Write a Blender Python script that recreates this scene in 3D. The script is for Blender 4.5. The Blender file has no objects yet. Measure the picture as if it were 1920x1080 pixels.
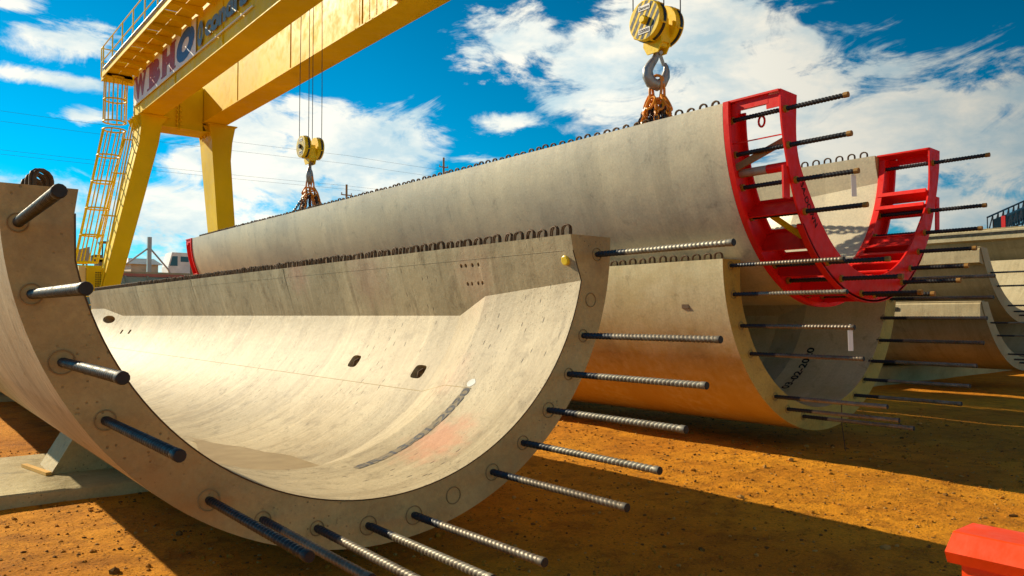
import bpy, bmesh, math, random
from mathutils import Vector, Matrix
random.seed(11)
R = math.radians
S = bpy.context.scene
COL = S.collection

# ------------------------------------------------------------------ camera
cd = bpy.data.cameras.new('camera'); cam = bpy.data.objects.new('camera', cd); COL.objects.link(cam)
cd.sensor_width = 36.0; cd.lens = 36.0 * 1450 / 1920
cd.clip_start = 0.05; cd.clip_end = 6000
cam.location = (0, 0, 1.6)
cam.rotation_euler = (R(90 + 2.054), 0, R(-38.93))
S.camera = cam
# ------------------------------------------------------------------ light
SUN = Vector((-0.64, 1.7, 1.0)).normalized()          # towards the sun
sl = bpy.data.lights.new('sun', 'SUN'); so = bpy.data.objects.new('sun', sl); COL.objects.link(so)
sl.energy = 5.0; sl.angle = R(0.53); sl.color = (1.0, 0.86, 0.60)
so.rotation_euler = (-SUN).to_track_quat('-Z', 'Y').to_euler()
so.location = (0, 0, 60)
S.view_settings.view_transform = 'Standard'; S.view_settings.look = 'None'
S.view_settings.exposure = 0.45; S.view_settings.gamma = 1.0

W = bpy.data.worlds.new('World'); S.world = W; W.use_nodes = True
def world():
    nt = W.node_tree; nt.nodes.clear(); N = nt.nodes.new; L = nt.links.new
    out = N('ShaderNodeOutputWorld'); bg = N('ShaderNodeBackground'); bg.inputs[1].default_value = 0.088
    L(bg.outputs[0], out.inputs[0])
    sky = N('ShaderNodeTexSky'); sky.sky_type = 'NISHITA'; sky.sun_disc = False
    sky.sun_elevation = math.asin(SUN.z); sky.sun_rotation = math.atan2(SUN.x, SUN.y)
    sky.air_density = 1.0; sky.dust_density = 0.3; sky.ozone_density = 2.0
    tc = N('ShaderNodeTexCoord'); sep = N('ShaderNodeSeparateXYZ'); L(tc.outputs['Generated'], sep.inputs[0])
    def M(op, a, b=None, c=None):
        n = N('ShaderNodeMath'); n.operation = op
        for i, q in enumerate((a, b, c)):
            if q is None: continue
            if isinstance(q, (int, float)): n.inputs[i].default_value = q
            else: L(q, n.inputs[i])
        return n.outputs[0]
    x, y, z = sep.outputs
    h = M('SQRT', M('ADD', M('MULTIPLY', x, x), M('MULTIPLY', y, y)))
    v = M('DIVIDE', z, M('MAXIMUM', h, 0.02))        # tangent of elevation
    u = M('ARCTAN2', x, y)                            # azimuth from +Y towards +X
    cmb = N('ShaderNodeCombineXYZ'); L(u, cmb.inputs[0]); L(v, cmb.inputs[1])
    def noise(scale, detail, rough, vec, sy=1.0, off=0.0, dist=0.0):
        mp = N('ShaderNodeMapping'); mp.inputs['Scale'].default_value = (1, sy, 1); mp.inputs['Location'].default_value = (off, off * .7, off * .3)
        L(vec, mp.inputs[0]); n = N('ShaderNodeTexNoise'); n.inputs['Scale'].default_value = scale
        n.inputs['Detail'].default_value = detail; n.inputs['Roughness'].default_value = rough; n.inputs['Distortion'].default_value = dist
        L(mp.outputs[0], n.inputs['Vector']); return n.outputs[0]
    # az, tan-elevation, half widths, strength
    blobs = CLOUDS
    dens = None
    for (bu, bv, ru, rv, st) in blobs:
        a = M('DIVIDE', M('SUBTRACT', u, bu), ru); b = M('DIVIDE', M('SUBTRACT', v, bv), rv)
        d = M('SQRT', M('ADD', M('MULTIPLY', a, a), M('MULTIPLY', b, b)))
        f = M('MULTIPLY', M('SUBTRACT', 1.0, d), st)
        dens = f if dens is None else M('MAXIMUM', dens, f)
    dens = M('MAXIMUM', dens, -0.75)
    n1 = noise(7.5, 14, 0.66, cmb.outputs[0], 2.1, 3.1, 0.9)
    n2 = noise(24.0, 8, 0.6, cmb.outputs[0], 1.7, 7.7, 0.2)
    tot = M('ADD', dens, M('MULTIPLY', M('SUBTRACT', n1, 0.5), 3.4))
    tot = M('ADD', tot, M('MULTIPLY', M('SUBTRACT', n2, 0.5), 1.2))
    ramp = N('ShaderNodeMapRange'); ramp.interpolation_type = 'SMOOTHSTEP'
    ramp.inputs['From Min'].default_value = 0.0; ramp.inputs['From Max'].default_value = 0.75
    L(tot, ramp.inputs[0])
    # cloud shade: thick parts slightly greyer underneath
    n3 = noise(9.0, 8, 0.6, cmb.outputs[0], 1.9, 15.3, 0.2)
    sh = N('ShaderNodeMapRange'); sh.inputs['From Min'].default_value = 0.38; sh.inputs['From Max'].default_value = 0.62
    sh.inputs['To Min'].default_value = 0.0; sh.inputs['To Max'].default_value = 1.0; L(n3, sh.inputs[0])
    cw = N('ShaderNodeMix'); cw.data_type = 'RGBA'; cw.inputs[6].default_value = (5.2, 6.6, 7.0, 1); cw.inputs[7].default_value = (9.6, 9.2, 7.9, 1)
    L(sh.outputs[0], cw.inputs[0])
    # clouds away from the sun (right) are dimmer
    fall = N('ShaderNodeMapRange'); fall.inputs['From Min'].default_value = 0.8; fall.inputs['From Max'].default_value = 1.3
    fall.inputs['To Min'].default_value = 1.0; fall.inputs['To Max'].default_value = 0.5; L(u, fall.inputs[0])
    cf = N('ShaderNodeVectorMath'); cf.operation = 'SCALE'; L(cw.outputs[2], cf.inputs[0]); L(fall.outputs[0], cf.inputs['Scale'])
    tint = N('ShaderNodeMix'); tint.data_type = 'RGBA'; tint.blend_type = 'MULTIPLY'; tint.inputs[0].default_value = 1.0
    tint.inputs[7].default_value = SKYTINT
    L(sky.outputs[0], tint.inputs[6])
    hs = N('ShaderNodeHueSaturation'); hs.inputs['Saturation'].default_value = 1.3; hs.inputs['Hue'].default_value = 0.488; L(tint.outputs[2], hs.inputs['Color'])
    fs = N('ShaderNodeVectorMath'); fs.operation = 'SCALE'; L(hs.outputs[0], fs.inputs[0])
    f2 = N('ShaderNodeMapRange'); f2.inputs['From Min'].default_value = 0.5; f2.inputs['From Max'].default_value = 1.3
    f2.inputs['To Min'].default_value = 1.0; f2.inputs['To Max'].default_value = 0.62; L(u, f2.inputs[0]); L(f2.outputs[0], fs.inputs['Scale'])
    mx = N('ShaderNodeMix'); mx.data_type = 'RGBA'
    amt = M('MULTIPLY', ramp.outputs[0], 0.93)
    L(amt, mx.inputs[0])
    fs2 = N('ShaderNodeVectorMath'); fs2.operation = 'SCALE'; L(fs.outputs[0], fs2.inputs[0])
    f3 = N('ShaderNodeMapRange'); f3.inputs['From Min'].default_value = 0.12; f3.inputs['From Max'].default_value = 0.42
    f3.inputs['To Min'].default_value = 1.0; f3.inputs['To Max'].default_value = 0.72; L(v, f3.inputs[0]); L(f3.outputs[0], fs2.inputs['Scale'])
    L(fs2.outputs[0], mx.inputs[6])
    L(cf.outputs[0], mx.inputs[7])
    L(mx.outputs[2], bg.inputs[0])
SKYTINT = (0.42, 0.82, 1.06, 1)
def azv(px, py):
    f = 1450.; p = R(2.054); w = R(38.93)
    fw = Vector((math.sin(w) * math.cos(p), math.cos(w) * math.cos(p), math.sin(p))); r = Vector((math.cos(w), -math.sin(w), 0)); up = r.cross(fw)
    d = fw + (px - 960) / f * r - (py - 540) / f * up
    return math.atan2(d.x, d.y), d.z / math.hypot(d.x, d.y)
# cloud masses as directions in the sky (converted once to azimuth / elevation)
CL = [(120, 75, 100, 50, 1.0), (90, 146, 150, 18, 1.0), (20, 5, 90, 22, 1), (160, 220, 80, 18, 1), (60, 380, 170, 75, 1.0),
      (340, 300, 90, 60, .9), (330, 420, 190, 110, 1.2), (470, 270, 150, 120, 1.5), (650, 290, 220, 120, 1.7), (720, 370, 190, 60, .8), (900, 300, 70, 16, 1),
      (955, 230, 75, 24, 1.1), (980, 80, 140, 70, 1.1), (1140, 130, 150, 130, 1.6), (1280, 60, 240, 100, 1.6), (1420, 190, 280, 160, 1.7),
      (1640, 130, 200, 70, .8), (1700, 260, 330, 130, 1.5), (1900, 190, 130, 90, .9), (1750, 400, 260, 90, 1.1), (1560, 330, 300, 130, 1.2), (1250, 170, 150, 100, 1.0), (500, 440, 140, 40, .7), (1880, 300, 200, 120, 1.1), (560, 200, 60, 30, .6), (40, 420, 120, 70, 1.0)]
CLOUDS = []
for (px, py, rx, ry, st) in CL:
    a, b = azv(px, py); a1, _ = azv(px + rx, py); a0, _ = azv(px - rx, py); _, b1 = azv(px, py - ry)
    CLOUDS.append((a, b, abs(a1 - a0) / 2, abs(b1 - b), st))
CLOUDS += [(3.0, .5, .7, .5, 1.0), (-3.0, .5, .8, .5, 1.0)]       # unseen cloud bank added behind the camera to warm the fill light
world()

# ------------------------------------------------------------------ helpers
WL = {}
def tag(o, label=None, cat=None, group=None, kind=None):
    if label: o['label'] = label
    if cat: o['category'] = cat
    if group: o['group'] = group
    if kind: o['kind'] = kind
    return o
def thing(name, label, cat, loc=(0, 0, 0), group=None):
    o = bpy.data.objects.new(name, None); COL.objects.link(o); o.location = loc; o.empty_display_size = .2
    WL[o.name] = Vector(loc); return tag(o, label, cat, group)
class MB:
    def __init__(s): s.v = []; s.f = []; s.m = []; s.mi = 0
    def add(s, vs, fs):
        b = len(s.v); s.v += [Vector(p) for p in vs]
        for f in fs: s.f.append([b + i for i in f]); s.m.append(s.mi)
        return s
    def hexa(s, p):   # 8 points: bottom 4, top 4 same order
        return s.add(p, [(3, 2, 1, 0), (4, 5, 6, 7), (0, 1, 5, 4), (1, 2, 6, 5), (2, 3, 7, 6), (3, 0, 4, 7)])
    def box(s, x0, x1, y0, y1, z0, z1):
        return s.hexa([(x0, y0, z0), (x1, y0, z0), (x1, y1, z0), (x0, y1, z0), (x0, y0, z1), (x1, y0, z1), (x1, y1, z1), (x0, y1, z1)])
    def beam(s, a, b, w, h, up=(0, 0, 1)):
        a = Vector(a); b = Vector(b); d = (b - a).normalized(); u = Vector(up)
        r = d.cross(u)
        if r.length < 1e-4: r = d.cross(Vector((1, 0, 0)))
        r.normalize(); u = r.cross(d)
        P = []
        for q in (a, b):
            for (i, j) in ((-1, -1), (1, -1), (1, 1), (-1, 1)): P.append(q + r * i * w / 2 + u * j * h / 2)
        return s.add(P, [(3, 2, 1, 0), (4, 5, 6, 7), (0, 1, 5, 4), (1, 2, 6, 5), (2, 3, 7, 6), (3, 0, 4, 7)])
    def tube(s, pts, r, seg=8, closed=False):
        pts = [Vector(p) for p in pts]; n = len(pts); rr = r if isinstance(r, (list, tuple)) else [r] * n
        V = []; ref = None
        for i, p in enumerate(pts):
            if closed: t = pts[(i + 1) % n] - pts[i - 1]
            else: t = pts[min(i + 1, n - 1)] - pts[max(i - 1, 0)]
            t.normalize()
            if ref is None:
                ref = t.orthogonal().normalized()
            ref = (ref - t * ref.dot(t)).normalized(); b = t.cross(ref)
            for k in range(seg):
                a = 2 * math.pi * k / seg; V.append(p + (ref * math.cos(a) + b * math.sin(a)) * rr[i])
        F = []
        for i in range(n if closed else n - 1):
            j = (i + 1) % n
            for k in range(seg): F.append((i * seg + k, i * seg + (k + 1) % seg, j * seg + (k + 1) % seg, j * seg + k))
        if not closed: F += [tuple(range(seg))[::-1], tuple((n - 1) * seg + k for k in range(seg))]
        return s.add(V, F)
    def cyl(s, a, b, r, seg=16, r2=None): return s.tube([a, b], [r, r if r2 is None else r2], seg)
    def prism(s, poly, fn0, fn1):     # two mappings of a 2D polygon
        n = len(poly); V = [fn0(p) for p in poly] + [fn1(p) for p in poly]
        F = [tuple(range(n))[::-1], tuple(range(n, 2 * n))] + [(i, (i + 1) % n, n + (i + 1) % n, n + i) for i in range(n)]
        return s.add(V, F)
    def build(s, name, mat, parent=None, org=None, smooth=35, fix=True):
        me = bpy.data.meshes.new(name)
        base = WL[parent.name] if parent else Vector((0, 0, 0))
        o_ = Vector(org) if org is not None else (base if parent else Vector((0, 0, 0)))
        me.from_pydata([tuple(p - o_) for p in s.v], [], s.f)
        mats = mat if isinstance(mat, (list, tuple)) else [mat]
        for q in mats: me.materials.append(q)
        if len(mats) > 1:
            for p, k in zip(me.polygons, s.m): p.material_index = k
        if fix:
            bm = bmesh.new(); bm.from_mesh(me); bmesh.ops.recalc_face_normals(bm, faces=bm.faces); bm.to_mesh(me); bm.free()
        if smooth:
            me.polygons.foreach_set('use_smooth', [True] * len(me.polygons)); me.set_sharp_from_angle(angle=R(smooth))
        ob = bpy.data.objects.new(name, me); COL.objects.link(ob)
        if parent: ob.parent = parent; ob.location = o_ - base
        else: ob.location = o_
        WL[ob.name] = o_.copy()
        return ob
def place_copy(src, parent, world):
    c = src.copy(); COL.objects.link(c); c.parent = parent; c.location = Vector(world) - WL[parent.name]; WL[c.name] = Vector(world); return c
def text_mesh(txt, size=1.0, bold=0.0, shear=0.0):
    cu = bpy.data.curves.new('t', 'FONT'); cu.body = txt; cu.size = size; cu.offset = bold; cu.shear = shear; cu.resolution_u = 4
    ob = bpy.data.objects.new('t', cu); COL.objects.link(ob); bpy.context.view_layer.update()
    me = bpy.data.meshes.new_from_object(ob.evaluated_get(bpy.context.evaluated_depsgraph_get()))
    vs = [(v.co.x, v.co.y) for v in me.vertices]; fs = [tuple(p.vertices) for p in me.polygons]
    bpy.data.objects.remove(ob); bpy.data.meshes.remove(me); bpy.data.curves.remove(cu)
    return vs, fs
def text_to(mb, txt, fn, w=None, h=None, size=1.0, bold=0.0, shear=0.0):
    """text fitted in a w x h rectangle, mapped through fn(u, v)"""
    vs, fs = text_mesh(txt, size, bold, shear)
    x0 = min(a for a, b in vs); x1 = max(a for a, b in vs); y0 = min(b for a, b in vs); y1 = max(b for a, b in vs)
    sx = w / (x1 - x0); sy = (h / (y1 - y0)) if h else sx
    mb.add([fn((a - x0) * sx, (b - y0) * sy) for a, b in vs], fs)

# ------------------------------------------------------------------ materials
def newmat(name):
    m = bpy.data.materials.new(name); m.use_nodes = True; nt = m.node_tree
    return m, nt, nt.nodes['Principled BSDF'], nt.nodes.new, nt.links.new
def tex(nt, kind, scale, stretch=(1, 1, 1), detail=4, rough=.55, seed=0, coord='Object', dist=0):
    tc = nt.nodes.new('ShaderNodeTexCoord'); mp = nt.nodes.new('ShaderNodeMapping')
    mp.inputs['Scale'].default_value = stretch; mp.inputs['Location'].default_value = (seed * 1.37, seed * .71, seed * 2.11)
    nt.links.new(tc.outputs[coord], mp.inputs[0])
    n = nt.nodes.new('ShaderNodeTexNoise' if kind == 'noise' else 'ShaderNodeTexVoronoi'); n.inputs['Scale'].default_value = scale
    if kind == 'noise': n.inputs['Detail'].default_value = detail; n.inputs['Roughness'].default_value = rough; n.inputs['Distortion'].default_value = dist
    nt.links.new(mp.outputs[0], n.inputs['Vector']); return n.outputs[0]
def rng(nt, src, a, b, c=0., d=1., smooth=False):
    n = nt.nodes.new('ShaderNodeMapRange'); n.inputs[1].default_value = a; n.inputs[2].default_value = b; n.inputs[3].default_value = c; n.inputs[4].default_value = d
    if smooth: n.interpolation_type = 'SMOOTHSTEP'
    nt.links.new(src, n.inputs[0]); return n.outputs[0]
def mixc(nt, fac, a, b, mode='MIX'):
    n = nt.nodes.new('ShaderNodeMix'); n.data_type = 'RGBA'; n.blend_type = mode
    for i, q in ((0, fac), (6, a), (7, b)):
        if isinstance(q, (int, float)): n.inputs[i].default_value = q
        elif isinstance(q, tuple): n.inputs[i].default_value = (*q[:3], 1)
        else: nt.links.new(q, n.inputs[i])
    return n.outputs[2]
def mth(nt, op, a, b=None):
    n = nt.nodes.new('ShaderNodeMath'); n.operation = op
    for i, q in enumerate((a, b)):
        if q is None: continue
        if isinstance(q, (int, float)): n.inputs[i].default_value = q
        else: nt.links.new(q, n.inputs[i])
    return n.outputs[0]
def bump(nt, bs, h, strength, dist=.01, prev=None):
    n = nt.nodes.new('ShaderNodeBump'); n.inputs['Strength'].default_value = strength; n.inputs['Distance'].default_value = dist
    nt.links.new(h, n.inputs['Height'])
    if prev is not None: nt.links.new(prev, n.inputs['Normal'])
    nt.links.new(n.outputs[0], bs.inputs['Normal']); return n.outputs[0]

def concrete(name, base, dark, stain, seed=0, streak=.5, pores=1.0, red=None, rough=.62, bumpy=1.0, sf=7):
    m, nt, bs, N, L = newmat(name)
    big = rng(nt, tex(nt, 'noise', 1.1, (1, .55, 1), 6, .6, seed), .35, .68, 0, 1, True)
    c = mixc(nt, big, base, dark)
    st = rng(nt, tex(nt, 'noise', 1.0, (.45, sf, .45), 6, .7, seed + 3), .45, .7, 0, streak, True)
    c = mixc(nt, st, c, stain)
    lt = rng(nt, tex(nt, 'noise', 1.3, (.6, sf * 1.3, .6), 5, .7, seed + 9), .52, .72, 0, streak * .8, True)
    c = mixc(nt, lt, c, tuple(min(1, q * 1.35) for q in base))
    pat = rng(nt, tex(nt, 'noise', 4.5, (1, 1, 1), 8, .7, seed + 5, dist=.6), .54 - .03 * (pores > .9), .72 - .06 * (pores > .9), 0, .42, True)
    c = mixc(nt, pat, c, tuple(q * .62 for q in stain))
    vb = tex(nt, 'voronoi', 1.0, (.02, 1.1, .02), seed=seed + 6).node      # separate pours and form panels along the length
    vbs = N('ShaderNodeSeparateColor'); L(vb.outputs[1], vbs.inputs[0])
    c = mixc(nt, 1.0, c, rng(nt, vbs.outputs[0], 0, 1, .82 if pores > .9 else .93, 1.06), 'MULTIPLY')
    fine = rng(nt, tex(nt, 'noise', 38, (1, 1, 1), 5, .7, seed + 1), .3, .7, .86, 1.10)
    c = mixc(nt, 1.0, c, fine, 'MULTIPLY')
    # air holes and dark specks, gathered in patches
    vo = tex(nt, 'voronoi', 26, (1.0, 2.3, 1.0), seed=seed + 2)
    msk = rng(nt, tex(nt, 'noise', 2.2, seed=seed + 8), .44, .56, 0, 1)
    hole = mth(nt, 'MULTIPLY', rng(nt, vo, .10, .19, 1, 0), msk)
    if pores: c = mixc(nt, mth(nt, 'MULTIPLY', hole, .75 * pores), c, tuple(q * .25 for q in stain))
    if pores > .9:
        v2 = tex(nt, 'voronoi', 7.5, (.75, 2.6, .75), seed=seed + 22); m2 = rng(nt, tex(nt, 'noise', .9, detail=5, seed=seed + 23), .46, .56, 0, .9)
        pit = mth(nt, 'MULTIPLY', rng(nt, v2, .10, .16, 1, 0), m2); c = mixc(nt, pit, c, (.07, .05, .03)); hole = mth(nt, 'MAXIMUM', hole, pit)
    # scuffs dragged round the bowl
    sc = rng(nt, tex(nt, 'noise', 16, (.35, 3.2, .35), 6, .75, seed + 12), .63, .70, 0, .55)
    c = mixc(nt, mth(nt, 'MULTIPLY', sc, msk), c, tuple(q * .4 for q in stain))
    if red:
        tc = N('ShaderNodeTexCoord')
        for (px, py, pz, rad, amt, colr) in red:
            d = N('ShaderNodeVectorMath'); d.operation = 'DISTANCE'; L(tc.outputs['Object'], d.inputs[0]); d.inputs[1].default_value = (px, py, pz)
            nn = tex(nt, 'noise', 9, seed=4, detail=6)
            f = rng(nt, mth(nt, 'ADD', d.outputs['Value'], mth(nt, 'MULTIPLY', mth(nt, 'SUBTRACT', nn, .5), rad * 1.3)), rad * .1, rad, amt, 0, True)
            c = mixc(nt, f, c, colr)
    L(c, bs.inputs['Base Color']); bs.inputs['Roughness'].default_value = rough; bs.inputs['Specular IOR Level'].default_value = .4
    b1 = bump(nt, bs, tex(nt, 'noise', 60, detail=5, rough=.7, seed=seed), .22 * bumpy, .01)
    b2 = bump(nt, bs, tex(nt, 'noise', 3.2, detail=3, seed=seed + 2), .25 * bumpy, .05, b1)
    bump(nt, bs, rng(nt, hole, 0, 1, 1, 0), .55 * bumpy, .006, b2)
    return m
def paint(name, col, rough=.35, dirt=.3, dirtcol=(.12, .07, .03), seed=0, spec=.5, sc=6, metal=0.):
    m, nt, bs, N, L = newmat(name)
    f = rng(nt, tex(nt, 'noise', sc, (1, 1, .35), 7, .68, seed), .5, .78, 0, dirt, True)
    c = mixc(nt, f, col, dirtcol)
    g = rng(nt, tex(nt, 'noise', sc * .25, (1, 1, 1), 4, .6, seed + 4), .3, .7, .82, 1.1)
    c = mixc(nt, 1.0, c, g, 'MULTIPLY')
    L(c, bs.inputs['Base Color']); bs.inputs['Metallic'].default_value = metal
    L(rng(nt, tex(nt, 'noise', sc * 2, detail=5, seed=seed + 7), .3, .7, rough * .75, rough * 1.4), bs.inputs['Roughness'])
    bs.inputs['Specular IOR Level'].default_value = spec
    bump(nt, bs, tex(nt, 'noise', sc * 5, detail=4, seed=seed), .08, .01)
    return m
M_con_near = concrete('concrete_bright', (.53, .43, .265), (.42, .325, .185), (.26, .18, .09), 1, .5, 1.0,
                      red=[(.79, .6, .47, .42, .5, (.72, .24, .13)), (1.2, 1.2, .95, .35, .25, (.7, .3, .18)), (1.55, 3.2, 1.85, .6, .35, (.45, .24, .17)), (1.55, 5.0, 1.95, .45, .35, (.5, .2, .15)), (1.6, 1.3, 1.72, .45, .28, (.55, .28, .18))])
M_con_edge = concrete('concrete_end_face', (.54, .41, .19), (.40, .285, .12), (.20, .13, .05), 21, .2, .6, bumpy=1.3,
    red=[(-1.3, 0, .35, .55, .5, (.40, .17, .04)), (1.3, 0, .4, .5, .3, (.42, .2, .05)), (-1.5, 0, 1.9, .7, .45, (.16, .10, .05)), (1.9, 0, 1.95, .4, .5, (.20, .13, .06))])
M_con_edge_mid = concrete('concrete_end_face_ochre', (.56, .39, .085), (.44, .28, .05), (.24, .14, .03), 31, .3, .6, bumpy=1.3)
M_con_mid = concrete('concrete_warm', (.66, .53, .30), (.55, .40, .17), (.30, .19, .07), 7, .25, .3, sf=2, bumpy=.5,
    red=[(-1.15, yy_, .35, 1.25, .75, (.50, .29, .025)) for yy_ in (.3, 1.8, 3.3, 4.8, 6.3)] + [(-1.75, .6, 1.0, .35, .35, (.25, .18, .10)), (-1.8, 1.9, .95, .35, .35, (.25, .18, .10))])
M_con_lift = concrete('concrete_grey', (.66, .57, .39), (.51, .45, .33), (.22, .21, .18), 13, .26, .35, rough=.45, bumpy=.4, sf=1.6)
M_con_stack = concrete('concrete_pale', (.52, .43, .26), (.43, .335, .185), (.27, .20, .10), 17, .4, .3)
M_sleeper = concrete('concrete_sleeper', (.52, .42, .20), (.40, .30, .13), (.13, .08, .03), 23, .2, .6, bumpy=1.6)
M_yellow = paint('yellow_paint', (.80, .585, .001), .5, .16, (.44, .28, .005), 1, .18, 1.6)
M_yellow_pale = paint('sun_bleached_yellow_paint', (.80, .62, .22), .38, .2, (.42, .24, .05), 8, .5, 1.4)
M_yellow2 = paint('hook_yellow_paint', (.92, .62, .003), .36, .16, (.3, .16, .01), 2, .35, 9)
M_black = paint('black_paint', (.012, .014, .02), .35, .1, (.1, .07, .05), 3, .5, 9)
M_white = paint('white_panel', (.84, .82, .80), .45, .15, (.4, .33, .25), 4, .4, 5)
M_red = paint('red_paint', (.80, .014, .008), .45, .25, (.30, .02, .02), 5, .22, 7)
def splash(m, col, seed):
    nt = m.node_tree; bs = nt.nodes['Principled BSDF']; src = bs.inputs['Base Color'].links[0].from_socket
    f = rng(nt, tex(nt, 'noise', 22, detail=6, rough=.8, seed=seed), .64, .70, 0, .7)
    f2 = rng(nt, tex(nt, 'noise', 3, detail=3, seed=seed + 1), .42, .6, 0, 1)
    nt.links.new(mixc(nt, mth(nt, 'MULTIPLY', f, f2), src, col), bs.inputs['Base Color'])
splash(M_red, (.42, .26, .18), 40)
M_reddk = paint('dark_red_paint', (.62, .010, .008), .45, .3, (.12, .01, .01), 6, .5, 7)
M_redletter = paint('red_lettering', (.36, .03, .03), .5, .1, seed=1)
M_blueletter = paint('blue_lettering', (.01, .10, .34), .5, .1, seed=1)
M_blueletter2 = paint('pale_blue_lettering', (.10, .22, .34), .5, .2, (.6, .5, .3), seed=2)
M_grey = paint('galvanised_steel', (.42, .42, .42), .4, .3, (.2, .17, .13), 9, .5, 6, .5)
M_rope = paint('wire_rope', (.03, .028, .03), .5, .2, seed=3)
M_rust = paint('rusty_reinforcement', (.11, .055, .022), .6, .5, (.035, .018, .01), 10, .5, 30, .35)
M_wood = paint('timber', (.34, .21, .09), .7, .5, (.1, .06, .03), 11, .3, 12)
M_woodnew = paint('fresh_timber', (.75, .42, .10), .6, .2, (.3, .16, .05), 12, .3, 12)
M_orange = paint('orange_chain_paint', (.80, .27, .01), .32, .35, (.25, .09, .01), 13, .5, 22)
M_chain = paint('dark_chain_steel', (.09, .08, .08), .28, .5, (.2, .09, .03), 14, .6, 25, .8)
M_hook = paint('worn_hook_steel', (.34, .33, .33), .42, .55, (.07, .06, .055), 15, .5, 14, .65)
M_cap = paint('yellow_plastic_cap', (.85, .58, .02), .4, .15, (.4, .2, .02), 16)
M_dark = paint('dark_recess', (.02, .017, .012), .8, .1)
M_paintblk = paint('stencil_paint', (.012, .010, .010), .7, .3, (.09, .06, .03), 17, .2, 20)
M_glass = paint('window_glass', (.05, .12, .16), .08, .05, seed=3)
def bar_mat():
    m, nt, bs, N, L = newmat('threaded_bar_steel')
    tc = N('ShaderNodeTexCoord'); sp = N('ShaderNodeSeparateXYZ'); L(tc.outputs['Object'], sp.inputs[0])
    far = rng(nt, sp.outputs[1], -.32, -.30, 1, 0)     # the bare thread beyond the taped first third
    oi = N('ShaderNodeObjectInfo')
    n = rng(nt, tex(nt, 'noise', 14, (1, .5, 1), 6, .7), .35, .68, 0, 1)
    bare = mixc(nt, n, (.38, .35, .28), (.18, .15, .10))
    rustf = mth(nt, 'MULTIPLY', rng(nt, oi.outputs['Random'], .35, .95, .05, .8), rng(nt, tex(nt, 'noise', 5, (1, .4, 1), 5, .6, 3), .3, .6, .45, 1))
    bare = mixc(nt, rustf, bare, (.10, .055, .03))
    c = mixc(nt, far, (.016, .022, .036), bare)
    L(c, bs.inputs['Base Color']); bs.inputs['Roughness'].default_value = .5
    L(rng(nt, far, 0, 1, .05, .4), bs.inputs['Metallic'])
    bump(nt, bs, tex(nt, 'noise', 60), .15, .004)
    return m
M_bar = bar_mat()
M_bardark = paint('dark_and_shaded_bar_steel', (.020, .019, .022), .5, .5, (.06, .035, .02), 19, .4, 10, .15)
M_bartip = paint('rusty_bar_tip', (.30, .15, .03), .6, .4, (.1, .05, .02), 20, .3, 30)
def sheet_mat():
    m, nt, bs, N, L = newmat('brown_sheet')
    c = mixc(nt, rng(nt, tex(nt, 'noise', 5, detail=5), .35, .65), (.34, .24, .12), (.26, .175, .08))
    L(c, bs.inputs['Base Color']); bs.inputs['Roughness'].default_value = .35; bs.inputs['Specular IOR Level'].default_value = .2
    bump(nt, bs, tex(nt, 'noise', 12), .05, .005); return m
def ground_mat():
    m, nt, bs, N, L = newmat('orange_dirt')
    a = rng(nt, tex(nt, 'noise', .5, detail=7, rough=.6), .32, .68, 0, 1, True)
    c = mixc(nt, a, (.72, .295, .014), (.52, .185, .008))
    b = rng(nt, tex(nt, 'noise', 3.5, detail=8, rough=.7, seed=3), .45, .68, 0, .7, True)
    c = mixc(nt, b, c, (.29, .10, .005))
    f = rng(nt, tex(nt, 'noise', 48, detail=8, rough=.85, seed=5), .28, .72, .55, 1.45)
    c = mixc(nt, 1.0, c, f, 'MULTIPLY')
    vo = tex(nt, 'voronoi', 34, seed=6)
    vm = rng(nt, tex(nt, 'noise', 6, detail=4, seed=9), .42, .6, 0, 1)
    g = mth(nt, 'MULTIPLY', rng(nt, vo, .16, .34, 1, 0), vm)
    c = mixc(nt, mth(nt, 'MULTIPLY', g, .55), c, (.13, .06, .02))
    vo2 = rng(nt, tex(nt, 'voronoi', 90, seed=8), .1, .3, .5, 0)
    c = mixc(nt, vo2, c, (.74, .42, .06))
    L(c, bs.inputs['Base Color']); bs.inputs['Roughness'].default_value = .95; bs.inputs['Specular IOR Level'].default_value = .15
    b1 = bump(nt, bs, tex(nt, 'noise', 48, detail=8, rough=.85, seed=5), .65, .02)
    b2 = bump(nt, bs, g, .8, .02, b1)
    bump(nt, bs, tex(nt, 'noise', 6, detail=6, seed=2), .6, .06, b2)
    return m
M_ground = ground_mat(); M_sheet = sheet_mat()

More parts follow.
